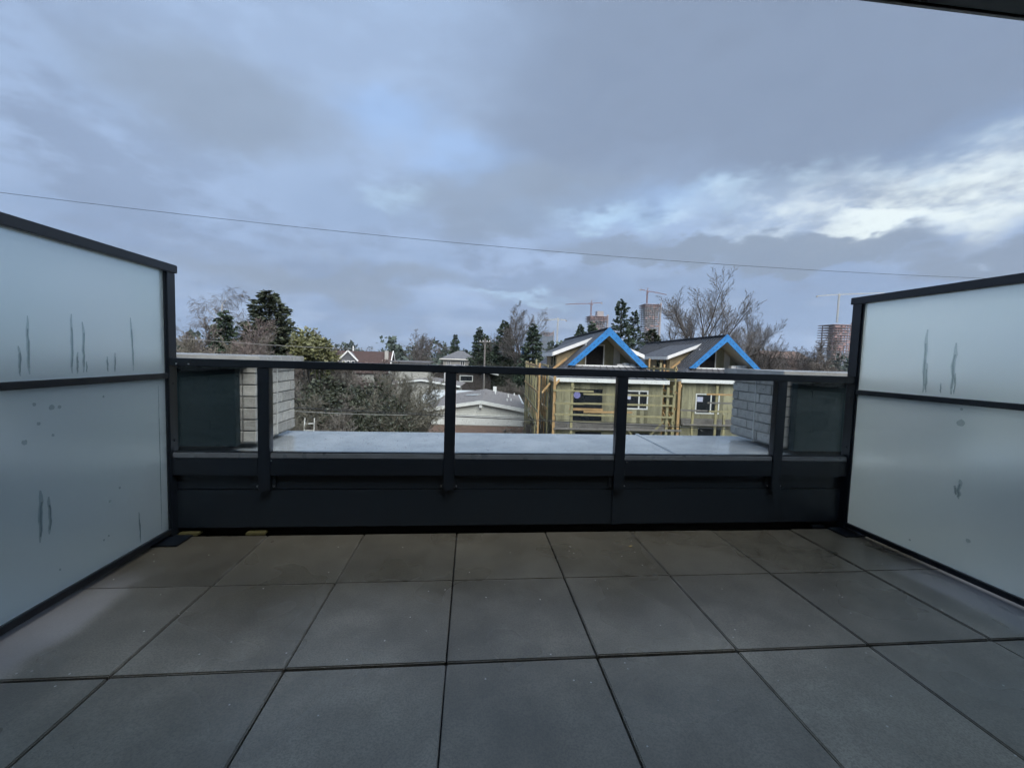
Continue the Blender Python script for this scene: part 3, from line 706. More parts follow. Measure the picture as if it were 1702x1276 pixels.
# shrubs between the houses
for key, px, pt, Y, lb in [('thick_a', 905, 668, 27, 'brown bare shrub between the white house and the scaffold'), ('thick_b', 893, 690, 24, 'low bare shrub at the corner of the white house'), ('thick_a', 1135, 655, 30, 'bare shrub in the dark gap between the two unfinished houses'),
        ('thick_c', 845, 615, 60, 'bare brown shrub behind the white house roof'), ('thick_a', 870, 620, 52, 'bare shrub between white house roof and scaffold')]:
    plant_px(key, 'bare_shrub', px, pt, Y, lb, rt.uniform(0, 6), 1.4, None, 'shrub')
for px, pt, Y, lb in [(830, 600, 66, 'dark evergreen bush behind the white house roof, left one'), (862, 602, 62, 'dark evergreen bush behind the white house roof, near the scaffold'), (805, 602, 74, 'evergreen bush right below the grey hipped house')]:
    plant_px('evergreen', 'evergreen_bush', px, pt, Y, lb, rt.uniform(0, 6), .8, None, 'bush')

# far wooded skyline, read as one mass
def far_wood():
    rg = np.random.default_rng(77); P = []; D = []
    for i in range(420):
        Y = rg.uniform(120, 420); X = rg.uniform(-1.25, 1.35) * Y
        H = rg.uniform(8, 13.5) * (1 + .0006 * Y) ; con = rg.random() < .5
        z0 = GROUND; q = 110
        t = rg.uniform(0, 1, q); a = rg.uniform(0, 6.28, q)
        rr_ = (2.6 * (1 - t) + .2 if con else 4.2 * np.sqrt(np.maximum(0, 1 - (2 * t - 1) ** 2)) + .3) * np.sqrt(rg.uniform(.3, 1, q))
        P.append(np.stack([X + rr_ * np.cos(a), Y + rr_ * np.sin(a), z0 + H * (.05 + .95 * t)], 1)); D.append(rg.normal(0, 1, (q, 3)) + np.array([0, 0, .3]))
    V, Fq = leaf_quads(np.concatenate(P), np.concatenate(D), 1.5, rg)
    o = link('distant_wood', np_mesh('distant_wood', V, Fq, M_FARG)); tag(o, 'far dark wooded skyline behind the houses', 'trees', kind='stuff')
far_wood()

# ------------------------------------------------------------------ houses
M_SHING = mat('grey_brown_shingle', (.20, .185, .185), .85, .22, 5, .4, 25)
M_SHINGR = mat('red_brown_shingle', (.058, .036, .033), .85, .25, 3, .4, 20)
M_SHINGG = mat('grey_shingle', (.115, .12, .13), .85, .2, 3, .4, 20)
M_WHITE = mat('white_paint', (.80, .81, .79), .55, .08, 3)
M_CREAM = mat('cream_siding', (.74, .74, .69), .6, .08, 3)
M_STUC = mat('pale_grey_stucco', (.40, .39, .36), .8, .12, 2)
M_DKW = mat('dark_brown_wall', (.05, .042, .040), .8, .2, 2)
M_WIN = mat('dark_window_glass', (.018, .022, .028), .08, .2, 3)
M_PALEM = mat('pale_membrane_roof', (.52, .54, .55), .35, .15, 2)
M_BRK = mat('brown_shake', (.115, .075, .060), .85, .3, 4, .3, 30)

def win(parent, x0, x1, z0, z1, y, frame=M_WHITE, fw=.07, mull=()):
    """window on a wall facing -Y at plane y"""
    f = MB()
    f.box(x0, x1, y - .05, y, z0, z0 + fw).box(x0, x1, y - .05, y, z1 - fw, z1).box(x0, x0 + fw, y - .05, y, z0 + fw, z1 - fw).box(x1 - fw, x1, y - .05, y, z0 + fw, z1 - fw)
    for q in mull: f.box(q - fw / 2, q + fw / 2, y - .05, y, z0 + fw, z1 - fw)
    o = f.build('window', frame, parent)
    MB().box(x0 + .01, x1 - .01, y - .02, y - .004, z0 + .01, z1 - .01).build('pane', M_WIN, o)
    return o

# white gabled house, low pitched roof
def white_house():
    a = at(799, 666, 36); r = empty('white_house', (a.x, 36, GROUND), R(-4)); zr = a.z - GROUND
    tag(r, 'low white house with shallow grey shingled gable roof facing the terrace', 'house')
    hw, dp = 4.75, 13.5; ze = zr - .80; D_ = .6
    for s in (-1, 1):
        MB().slab([(0, -.0, zr), (s * hw, 0, ze), (s * (hw - (0.9 if s > 0 else 0)), 6.2, ze + .16 if s > 0 else ze), (s * (hw - (.9 if s > 0 else 0)), dp, ze + .16 if s > 0 else ze), (0, dp, zr)] if s < 0 else
                  [(0, 0, zr), (hw, 0, ze), (hw, 3.2, ze), (hw - .9, 4.6, ze + .15), (hw - .9, dp, ze + .15), (0, dp, zr)], .12).build('roof_slope', M_SHING, r)
        fa = MB().prism([(0, zr + .03), (s * (hw + .05), ze + .03), (s * (hw + .05), ze - .27), (0, zr - .27)], 'y', -.07, -.004); fa.build('fascia', M_WHITE, r)
    MB().tube([(hw + .06, -.05, ze + .0), (hw + .06, 3.2, ze + .0), (hw - .84, 4.6, ze + .15), (hw - .84, dp, ze + .15)], .085, 6).build('gutter', M_WHITE, r)
    MB().prism([(-hw + .55, 0), (hw - .65, 0), (hw - .65, ze - .05), (0, zr - .20), (-hw + .55, ze - .05)], 'y', .26, dp - .4).build('wall', M_CREAM, r)
    zz = ze - 1.35
    for k in range(7):       # horizontal siding boards on the lower wall
        MB().box(-hw + .52, hw - .62, .215 - .006 * (k % 2), .259, zz + k * .125, zz + k * .125 + .115).build('siding_board', M_WHITE, r)
    MB().box(-.12, .12, -.02, .30, zr - .62, zr - .30).build('ridge_beam', M_WHITE, r)
    MB().box(hw - .75, hw - .50, -.02, .30, ze - .42, ze - .12).build('eave_beam', M_WHITE, r)
    # lower porch roof in front
    MB().slab([(-hw + .2, -2.6, ze - 2.35), (hw + 1.2, -2.6, ze - 2.35), (hw - .3, .20, ze - 1.40), (-hw + .5, .20, ze - 1.40)], .1).build('porch_roof', M_BRK, r)
    MB().bar((hw + 1.24, -2.6, ze - 2.33), (hw - .26, .49, ze - 1.38), .10, .16).build('porch_trim', M_WHITE, r)
    MB().bar((hw - .26, .44, ze - 1.33), (hw - 1.0, .44, ze - 1.33), .10, .10).build('porch_trim', M_WHITE, r)
    for x, y, h in ((1.15, 9.5, .32), (2.55, 8.5, .36), (3.3, 12.0, .32), (2.75, 5.2, .28), (2.35, 4.4, .25)):
        z = zr - abs(x) / hw * .8 - .05
        v = MB().tube([(x, y, z), (x, y, z + h)], .075, 8).build('roof_vent', M_WHITE, r)
    MB().box(.85, 1.25, 12.6, 12.95, zr - .3, zr + .35).build('chimney', M_WHITE, r)
    MB().slab([(-.6, 5.6, zr - .02), (-1.9, 7.5, zr - .25), (-1.9, 8.2, zr - .25), (-.3, 6.4, zr + .02)], .05).build('patch', M_PALEM, r)
white_house()

def rear_house():
    a = at(700, 631, 52); r = empty('rear_house', (a.x, 52, GROUND), R(-4)); zr = a.z - GROUND
    tag(r, 'house with shallow grey gable and white trim, left behind the white house', 'house')
    for s, hw in ((-1, 4.2), (1, 4.8)):
        ze = zr - hw * .14
        MB().slab([(0, 0, zr), (s * hw, 0, ze), (s * hw, 8, ze), (0, 8, zr)], .12).build('roof_slope', M_SHING, r)
        MB().prism([(0, zr + .05), (s * hw, ze + .05), (s * hw, ze - .16), (0, zr - .16)], 'y', -.08, -.004).build('fascia', M_WHITE, r)
    MB().prism([(-3.8, 0), (4.3, 0), (4.3, zr - .8), (0, zr - .22), (-3.8, zr - .8)], 'y', .3, 7.8).build('wall', M_STUC, r)
    p = MB().tube([(2.55, 3, zr - .4), (2.55, 3, zr + .95)], .17, 8); p.build('flue', M_WHITE, r)
    MB().tube([(2.55, 3, zr + .951), (2.55, 3, zr + 1.15)], [.32, .18], 8).build('flue_cap', M_WHITE, r)
    # flat pale lean-to roof in front
    MB().slab([(.6, -5.5, zr - 2.25), (6.6, -5.5, zr - 2.15), (6.6, -.4, zr - 1.10), (.9, -.4, zr - 1.15)], .12).build('lean_to_roof', M_PALEM, r)
    MB().box(.9, 6.4, -5.2, -.5, 0, zr - 2.42).build('lean_to_wall', M_DKW, r)
rear_house()

def dark_house():
    a = at(745, 612, 64); r = empty('dark_house', (a.x, 64, GROUND)); z = a.z - GROUND
    tag(r, 'dark brown house with white framed windows below the grey hipped house', 'house')
    MB().box(-5.5, 6.5, 0, 8, 0, z - .2).build('wall', M_DKW, r)
    MB().slab([(-6, -.7, z - .35), (1, -.7, z + .5), (1, 8.5, z + .5), (-6, 8.5, z - .35)], .15).build('roof_slope', M_SHINGG, r)
    MB().slab([(1, -.7, z + .5), (7.6, -.7, z - .7), (7.6, 8.5, z - .7), (1, 8.5, z + .5)], .15).build('roof_slope', M_SHINGG, r)
    MB().prism([(-6, z - .33), (1, z + .53), (1, z + .33), (-6, z - .53)], 'y', -.78, -.704).build('fascia', M_WHITE, r)
    MB().prism([(1, z + .53), (7.6, z - .68), (7.6, z - .86), (1, z + .33)], 'y', -.78, -.704).build('fascia', M_WHITE, r)
    win(r, 1.75, 3.75, z - 1.95, z - 1.0, 0, fw=.11); win(r, -.55, 1.0, z - 1.95, z - .85, 0, fw=.1); win(r, -4.6, -2.3, z - 1.7, z - .8, 0, M_STUC, .06)
dark_house()

def grey_house():
    a = at(765, 583, 90); r = empty('grey_hipped_house', (a.x, 90, GROUND)); z = a.z - GROUND
    tag(r, 'pale grey two storey house with dark hipped roof on the skyline', 'house')
    e = z - 1.75
    MB().add([(-4.1,-3.6,e),(4.0,-3.6,e),(4.0,4,e),(-4.1,4,e),(-.5,0,z),(.5,.3,z)], [(0,1,5,4),(1,2,5),(2,3,4,5),(3,0,4),(3,2,1,0)]).build('roof', M_SHINGG, r)
    MB().box(-3.4, 3.5, -3.1, 3.6, 0, e - .02).build('wall', M_STUC, r)
    MB().box(-4.1, 4.0, -3.66, -3.602, e - .16, e + .06).build('fascia', M_CREAM, r)
    for x0, x1 in ((-2.6, -1.9), (.1, 1.0), (1.9, 3.0)): win(r, x0, x1, e - 1.35, e - .3, -3.1, fw=.12, mull=((x0 + x1) / 2,))
    MB().slab([(.9, -5.2, e - 2.2), (4.4, -5.2, e - 2.2), (4.2, -3.12, e - 1.6), (1.1, -3.12, e - 1.6)], .1).build('porch_roof', M_SHINGG, r)
grey_house()

def red_house():
    a = at(621, 584, 66); r = empty('red_roofed_house', (a.x, 66, GROUND)); z = a.z - GROUND
    tag(r, 'house with steep red brown roof and small gabled dormer left of centre', 'house')
    MB().slab([(-7.6, -3.3, z - 3.2), (2.9, -3.3, z - 3.2), (2.9, 0, z), (-7.6, 0, z)], .15).build('roof_slope', M_SHINGR, r)
    MB().slab([(-7.6, 3.3, z - 3.2), (2.9, 3.3, z - 3.2), (2.9, 0, z), (-7.6, 0, z)], .15).build('roof_slope', M_SHINGR, r)
    MB().prism([(-3.0, 0), (3.0, 0), (3.0, z - 3.1), (0, z - .2), (-3.0, z - 3.1)], 'x', -7.3, 2.6).build('wall', M_STUC, r)
    for s in (-1, 1): MB().bar((2.95, s * 3.35, z - 3.1), (2.95, 0, z + .1), .1, .25).build('barge_board', M_WHITE, r)
    # dormer
    cx = -3.2
    d = MB().prism([(cx - 1.1, z - 2.4), (cx + 1.3, z - 2.4), (cx + 1.3, z - 1.35), (cx + .1, z - .15), (cx - 1.1, z - 1.35)], 'y', -2.4, -.2).build('dormer', M_SHINGG, r)
    for s in (-1, 1): MB().bar((cx + .1, -2.5, z + .0), (cx + .1 + s * 1.45, -2.5, z - 1.5), .12, .2).build('barge_board', M_WHITE, r)
    for x in (-.75, -.1, .55): win(d, cx + x, cx + x + .5, z - 2.2, z - 1.45, -2.4, fw=.08)
    MB().tube([(-3.3, 1, z - 1), (-3.3, 1, z + .75)], .10, 6).build('flue', M_WHITE, r)
    MB().box(1.9, 2.4, -1.2, -.7, z - 1.4, z + .15).build('chimney', M_STUC, r)
red_house()
def small_roofs():
    a = at(685, 600, 60); r = empty('grey_roofed_shed', (a.x, 58, GROUND)); z = a.z - GROUND
    tag(r, 'low grey flat roofed outbuilding right of the steep red roof', 'outbuilding')
    MB().box(-2.4, 2.4, 0, 5, 0, z - .2).build('wall', M_STUC, r)
    MB().box(-2.7, 2.7, -.3, 5.3, z - .19, z).build('roof', M_SHINGG, r)
    a = at(1312, 583, 70); r = empty('brown_roofed_house', (a.x, 70, GROUND)); z = a.z - GROUND
    tag(r, 'brown house top behind bare trees above the right pier', 'house')
    MB().box(-3.6, 3.6, 0, 6, 0, z - 1.2).build('wall', M_DKW, r)
    MB().slab([(-4, -.4, z - 1.3), (4, -.4, z - 1.3), (4, 3, z), (-4, 3, z)], .15).build('roof_slope', M_BRK, r)
    MB().slab([(-4, 6.4, z - 1.3), (4, 6.4, z - 1.3), (4, 3, z), (-4, 3, z)], .15).build('roof_slope', M_BRK, r)
small_roofs()

# ------------------------------------------------------------------ unfinished houses with blue barge boards
M_BLUE = mat('blue_membrane_board', (.022, .195, .50), .5, .2, 3)
M_PRINT = mat('navy_print', (.01, .05, .16), .6, .1)
M_UNDER = mat('charcoal_metal_roof', (.060, .064, .072), .6, .18, 2, .1, 12)
M_PLY = mat('treated_plywood', (.27, .255, .165), .8, .30, 2.5, .15, 20, island=.42, stretch=(1, 1, .25))
M_SOFF = mat('plywood_soffit', (.56, .54, .47), .75, .15, 2)
M_OSB = mat('tan_sheathing', (.30, .24, .14), .8, .25, 4)
M_LUM = mat('fresh_lumber', (.42, .27, .125), .75, .2, 3, island=.3)
M_LUMG = mat('weathered_lumber', (.30, .27, .15), .8, .25, 3, island=.3)
M_PLANK = mat('grey_plank', (.17, .16, .15), .85, .25, 3, island=.3)
M_VOID = mat('dark_interior', (.012, .012, .014), .9)
M_STICK = mat('purple_window_sticker', (.22, .22, .48), .5, .2, 8)
M_STKW = mat('white_window_sticker', (.55, .58, .75), .5, .1)
def blue_house(loc, rz, label, seams, windows, seed, right_dormer=True):
    r = empty('unfinished_house', loc, rz); tag(r, label, 'house', 'unfinished houses with blue barge boards')
    g = -loc[2]; Z = lambda z: z + g        # heights given on the terrace datum
    za, zb, ze = 3.05, .83, .16; hb, he = 2.32, 3.28; L = 15.5
    yF = -1.05
    for s in (-1, 1):
        rs = MB().slab([(0, -.05, Z(za)), (s * hb, -.05, Z(zb)), (s * hb, L, Z(zb)), (0, L, Z(za))], .16).build('roof_slope', M_UNDER, r)
        MB().slab([(s * hb, .25, Z(zb)), (s * he, yF, Z(ze)), (s * he, L, Z(ze)), (s * hb, L, Z(zb))], .12).build('roof_skirt', M_UNDER, r)
        d = Vector((s * hb, 0, zb - za)); nrm = Vector((s * (za - zb), 0, hb)).normalized()
        if seams:
            sm = MB()
            for k in range(int(L / .42)):
                y = .15 + k * .42; a = Vector((0, y, Z(za))) + nrm * .02; b_ = a + d
                sm.bar(a, b_, .025, .045, up=nrm)
            o = sm.build('standing_seams', M_UNDER, rs); o['kind'] = 'stuff'
        # sub soffit on the underside of the gable overhang
        MB().slab([(0, .0, Z(za) - .19), (s * (hb - .05), .0, Z(zb) - .17), (s * (hb - .05), 1.62, Z(zb) - .17), (0, 1.62, Z(za) - .19)], .03).build('soffit', M_SOFF, r)
        # blue barge board
        w = .42
        bb = MB().prism([(0, Z(za) + .08), (s * (hb + .06), Z(zb) + .02), (s * (hb - .34), Z(zb) + .0), (0, Z(za) - w)], 'y', -.13, -.055).build('barge_board', M_BLUE, r)
        mk = MB()            # small dark print marks on the wrap
        for k in range(9):
            t = .08 + k * .1; x, z = s * hb * t, Z(za) - .17 - (za - zb) * t * .97
            mk.bar((x - s * .035, -.1325, z + .03), (x + s * .035, -.1325, z - .03), .003, .035, up=(0, 0, 1))
        mk.build('print_marks', M_PRINT, bb)['kind'] = 'stuff'
    MB().bar((0, -.05, Z(za) + .03), (0, L, Z(za) + .03), .26, .06).build('ridge_cap', M_UNDER, r)
    # front skirt roof (hipped into the sides)
    fs = MB().slab([(-he, yF, Z(ze)), (he, yF, Z(ze)), (hb, .25, Z(zb)), (-hb, .25, Z(zb))], .12).build('front_skirt_roof', M_UNDER, r)
    sm = MB()
    for k in range(13):
        t = -1 + 2 * (k + .5) / 13
        sm.bar((t * he, yF, Z(ze) + .02), (t * hb, .25, Z(zb) + .02), .025, .045)
    o = sm.build('standing_seams', M_UNDER, fs); o['kind'] = 'stuff'
    MB().box(-he - .02, he + .02, yF - .06, yF - .002, Z(ze) - .24, Z(ze) - .02).build('eave_fascia', M_WHITE, r)
    for s in (-1, 1): MB().box(min(s*he, s*(he+.05)), max(s*he, s*(he+.05)), yF, L, Z(ze) - .24, Z(ze) - .02).build('eave_fascia', M_WHITE, r)
    # recessed gable wall and balcony
    MB().box(-hb + .1, hb - .1, .25, 1.7, Z(zb) - .12, Z(zb) - .04).build('balcony_floor', M_OSB, r)
    MB().box(-hb + .25, hb - .3, .2, .28, Z(zb) - .02, Z(zb) + .06).build('balcony_sill', M_WHITE, r)
    gw = MB().prism([(-hb, Z(zb)), (hb, Z(zb)), (0, Z(za) - .2)], 'y', 1.65, 1.8).build('gable_wall', M_PLY, r)
    for k in range(9):
        x = -1.9 + k * .45; h = max(.25, (za - .35 - zb) * (1 - abs(x) / hb))
        MB().box(x, x + .40, 1.615, 1.649, Z(zb), Z(zb) + h).build('sheathing_strip', M_PLY if k % 3 else M_SOFF, gw)
    MB().box(-.95, .12, 1.56, 1.61, Z(zb) + .02, Z(zb) + 1.22).build('doorway', M_VOID, r)
    for x in (-1.02, .12): MB().box(x, x + .07, 1.55, 1.60, Z(zb) + .02, Z(zb) + 1.28).build('door_frame', M_WHITE, r)
    MB().box(-1.02, .19, 1.55, 1.60, Z(zb) + 1.281, Z(zb) + 1.33).build('door_frame', M_WHITE, r)
    rr = random.Random(seed)
    for k in range(3):
        x = .75 + k * .38; MB().box(x, x + .33, .55, .95, Z(zb) - .035, Z(zb) + .10 + rr.uniform(0, .22)).build('stacked_board_pile', M_WHITE, r)
    # wall wrap of the body
    wl, wr, yw = -3.08, 3.08, -.74
    body = MB().box(wl, wr, yw, L - .3, 0, Z(ze) - .06).build('wall', M_PLY, r)
    def boards(x0, x1, z0, z1):
        x = x0
        while x < x1 - .05:
            w = min(rr.choice((.20, .24, .28, .30)), x1 - x)
            bmb.box(x + .004, x + w - .004, yw - .03 - rr.uniform(0, .012), yw - .002, z0, z1); x += w
    bmb = MB(); zt = Z(ze) - .25; zl = Z(-2.38)
    ws = sorted(windows); x = wl
    for (x0, x1, z0, z1, fr) in ws:
        boards(x, x0, zl, zt); boards(x0, x1, Z(z1), zt); boards(x0, x1, zl, Z(z0)) if z0 > -2.3 else None
        x = x1
    boards(x, wr, zl, zt)
    o = bmb.build('cladding_boards', M_PLY, r); o['kind'] = 'stuff'
    for (x0, x1, z0, z1, fr) in ws:
        if fr:
            wo = win(r, x0 + .02, x1 - .02, Z(z0) + .02, Z(z1) - .02, yw - .004, fw=.075, mull=(x0 + (x1 - x0) * .64,))
            MB().box(x0 + .12, x0 + .5, yw - .034, yw - .030, Z(z1) - .55, Z(z1) - .24).build('sticker', M_STKW, wo)
        else:
            wo = MB().box(x0 + .01, x1 - .01, yw - .02, yw - .002, Z(z0), Z(z1)).build('window_opening', M_WIN, r)
            MB().tube([(x0 + .36, yw - .024, Z(z1) - .36), (x0 + .36, yw - .034, Z(z1) - .36)], .20, 12).build('sticker', M_STICK, wo)
            if z0 < -2: MB().box(x0 - .05, x1 + .05, yw - .05, yw - .021, Z(-1.72), Z(-1.58)).build('sill_board', M_LUM, wo)
    # ledge between storeys and lower wall
    MB().box(wl - .1, wr + .1, yw - .35, yw - .001, Z(-2.75), Z(-2.40)).build('storey_ledge', M_PLANK, r)
    for k, x in enumerate((-1.9, 1.2)):
        MB().box(x, x + 1.5, yw - .02, yw - .002, Z(-4.6), Z(-2.95)).build('window_opening', M_WIN, r)
    # side windows
    for y in (1.8, 4.4): MB().box(wl - .03, wl - .002, y, y + .8, Z(-1.6), Z(-.4)).build('side_window', M_WIN, r)
    # shed dormers
    for s in ((-1, 1) if right_dormer else (-1,)):
        y0, y1 = 2.3, 8.2; xi, xo = .45, 2.95; zi, zo = 2.62, 1.62
        dm = MB().slab([(s * xi, y0, Z(zi)), (s * xo, y0, Z(zo)), (s * xo, y1, Z(zo)), (s * xi, y1, Z(zi))], .10).build('dormer_roof', M_UNDER, r)
        MB().prism([(s * xi, Z(zi) + .0), (s * xo, Z(zo) + .0), (s * xo, Z(zo) - .24), (s * xi, Z(zi) - .22)], 'y', y0 - .06, y0 - .003).build('fascia', M_WHITE, dm)
        MB().box(min(s * xo, s * (xo + .05)), max(s * xo, s * (xo + .05)), y0, y1, Z(zo) - .26, Z(zo) - .02).build('fascia', M_WHITE, dm)
        MB().prism([(s * .5, Z(zi) - .18), (s * (xo - .3), Z(zo) - .05), (s * (xo - .3), Z(.45)), (s * 2.0, Z(1.0))], 'y', y0 + .3, y1 - .3).build('dormer_wall', M_OSB, r)
        for y in (y0 + .9, y0 + 2.2): MB().box(min(s*(xo-.299), s*(xo-.27)), max(s*(xo-.299), s*(xo-.27)), y, y + .6, Z(.75), Z(1.45)).build('dormer_window', M_WIN, r)
        MB().bar((s * 2.05, y0 - .05, Z(1.25)), (s * 3.05, y0 - .05, Z(.42)), .05, .14).build('loose_rafter', M_LUM, r)
    return r
H1 = at(1012.5, 547, 24)
blue_house((H1.x, 24, GROUND), R(-3.5), 'nearer unfinished house with blue barge boards and smooth dark roof behind timber scaffold', False,
           [(-2.25, -.42, -2.3, -.48, 0), (.72, 2.25, -1.6, -.46, 1)], 3)
H2 = at(1208, 554, 26.2)
blue_house((H2.x, 26.2, GROUND + (H2.z - 3.05) * 1.0), R(-4.5), 'farther unfinished house with blue barge boards and ribbed metal roof', True,
           [(-2.2, -.6, -2.1, -.75, 1), (.6, 2.2, -1.6, -.5, 1)], 5, False)

def scaffold(loc, rz, label, front, side, rails_front, seed):
    r = empty('timber_scaffold', loc, rz); tag(r, label, 'scaffold', 'timber scaffolds around the unfinished houses'); g = -loc[2]; Z = lambda z: z + g
    rr = random.Random(seed); yf = -1.75
    for x, top, m in front:
        MB().bar((x, yf, 0), (x + rr.uniform(-.04, .04), yf, Z(top)), .14, .09).build('post', m, r)
    for (x0, x1, z, m) in rails_front:
        MB().bar((x0, yf - .08, Z(z)), (x1, yf - .08 + rr.uniform(-.03, .03), Z(z) + rr.uniform(-.03, .05)), .04, .10).build('rail', m, r)
    for (xa, ys, top) in side:
        for y in ys: MB().bar((xa, y, 0), (xa + rr.uniform(-.05, .05), y, Z(top + rr.uniform(-.25, .2))), .09, .14).build('post', M_LUMG if rr.random() < .6 else M_LUM, r)
        for z in (.75, .2, -.7, -1.75, -2.6):
            MB().bar((xa - .06, ys[0] - .3, Z(z)), (xa - .06, ys[-1] + .3, Z(z + rr.uniform(-.06, .06))), .04, .12).build('rail', M_LUMG if rr.random() < .5 else M_LUM, r)
        for y in ys[:-1]: MB().bar((xa, y, Z(-2.7)), (xa, y + 1.8, Z(-1.6)), .04, .10).build('brace', M_LUM, r)
    return r
scaffold((H1.x, 24, GROUND), R(-3.5), 'timber scaffold with orange corner post round the nearer unfinished house',
   [(-3.32, .25, M_LUM), (-2.33, -.1, M_LUMG), (2.95, -.2, M_LUMG), (3.62, .15, M_LUM)],
   [(-4.15, [-1.4, .1, 1.6, 3.1, 4.6, 6.1, 7.6, 9.1], 1.0), (-3.45, [.2, 1.7, 3.2, 4.7, 6.2], .55), (3.75, [-.6, 1.2], .1), (4.0, [2.2, 4.1, 6.0, 7.9], 1.25)],
   [(-3.3, -1.7, -1.22, M_LUMG), (-1.75, 3.2, -.68, M_LUMG), (-1.75, 3.3, -1.2, M_LUMG), (-3.3, 3.3, -1.82, M_LUMG), (-1.7, 1.0, -1.66, M_LUM), (-3.4, -1.2, -.52, M_LUMG), (-3.3, 3.8, -2.62, M_PLANK)], 7)
scaffold((H2.x, 26.2, GROUND), R(-4.5), 'timber scaffold with grey plank deck before the farther unfinished house',
   [(-2.75, -1.6, M_LUMG), (-1.35, -.2, M_LUMG), (-.75, -2.0, M_LUMG), (1.9, -.3, M_LUMG)],
   [(-3.7, [-1.2, .8, 2.8, 4.8], 1.1)],
   [(-3.6, -1.9, -1.75, M_PLANK), (-2.0, 1.5, -.72, M_LUM), (-1.9, 2.0, -1.25, M_PLANK), (-1.8, 2.0, -1.78, M_LUMG), (-3.4, 2.2, -2.65, M_PLANK)], 8)
sc = bpy.data.objects.get('timber_scaffold')
gz = -GROUND
for (x0, z0, x1, z1) in ((.6, -4.6, 2.9, -2.0), (.9, -2.65, 1.9, -4.4)):
    MB().bar((x0, -1.7, gz + z0), (x1, -1.7, gz + z1), .04, .11).build('brace', M_LUMG, sc)
for x, z in ((-3.4, .1), (-4.0, -.2), (3.55, -.1)):
    MB().bar((x, -1.6, gz + z - .5), (x + .5, -1.0, gz + z), .04, .11).build('brace', M_LUM, sc)

# ------------------------------------------------------------------ far towers and cranes
M_CONC = mat('raw_concrete', (.33, .31, .31), .9, .15, .05)
M_REDF = mat('red_formwork', (.32, .205, .19), .8, .25, .08)
M_NET = mat('grey_netting', (.12, .125, .14), .9, .2, .1)
M_TGLS = mat('tower_glass', (.12, .16, .20), .25, .2, .05)
M_CRR = mat('crane_red', (.20, .105, .10), .6, .1)
M_CRY = mat('crane_white', (.48, .46, .40), .6, .1)
def tower(px0, px1, ptop, Y, label, floors, fh, flare, red, core=None, glass=0, seed=1):
    a, b_ = at(px0, ptop, Y), at(px1, ptop, Y); w = (b_.x - a.x) / 2; top = a.z
    k_ = (a.x + b_.x) / 2 / Y; w = w / (1 + .8 * abs(k_))
    r = empty('unfinished_tower', ((a.x + b_.x) / 2 * (1 + w / Y), Y + w, GROUND)); tag(r, label, 'tower', 'far high rise towers'); zt = top - GROUND
    sl = MB(); cl = MB(); rd = MB(); gl = MB(); nt_ = MB(); n = floors; rt_ = random.Random(seed + int(px0))
    for k in range(n):
        z = zt - k * fh
        if z < 1: break
        s = w * flare(k / n)
        oc = lambda q: [(q * cx, q * cy) for cx, cy in ((-1, -.72), (-.9, -.86), (.9, -.86), (1, -.72), (1, .8), (.9, .9), (-.9, .9), (-1, .8))]
        for bay in range(8):      # partly closed bays: netting, stacked form boards, first wall panels
            if rt_.random() < .38:
                x_ = -.86 + bay * .215; (rd if rt_.random() < .35 else nt_).box(s * x_, s * (x_ + .2), -s * .82, -s * .80, z - fh + .02, z - .46 - rt_.choice((0, .8, 1.4)))
        (rd if k < red else sl).prism(oc(s), 'z', z - (.75 if k < red else .45), z)
        for cx, cy in ((-.88, -.7), (-.64, -.78), (-.4, -.78), (-.14, -.78), (.12, -.78), (.38, -.78), (.64, -.78), (.88, -.7), (-.88, .5), (.88, .5), (-.45, 0), (.5, .1)):
            c_ = s * .96
            (rd if k < red + 3 and (k + int(cx * 10)) % 2 else cl).box(cx * c_ - .5, cx * c_ + .5, cy * c_ - .5, cy * c_ + .5, z - fh, z - .45)
        if k >= n * (1 - glass): gl.prism([(q[0] * .97, q[1] * .97) for q in oc(s)], 'z', z - fh + .02, z - .46)
    
    for mb_, nm, mt in ((sl, 'floor_slabs', M_CONC), (cl, 'columns', M_CONC), (rd, 'formwork', M_REDF), (gl, 'glazing', M_TGLS), (nt_, 'bay_panels', M_NET)):
        if mb_.v: mb_.build(nm, mt, r)['kind'] = 'stuff'
    MB().box(-w * .3, w * .3, -w * .25, w * .42, 0, zt + .1).build('core', M_CONC, r)
    if core: MB().box(-w * .05, w * .62, -w * .3, w * .4, zt + .1, zt + core).build('core_head', M_CONC, r)
    MB().box(w * .93, w * 1.08, -w * .5, -w * .35, 0, zt + 4).build('hoist_mast', M_CONC, r)
    return r, zt
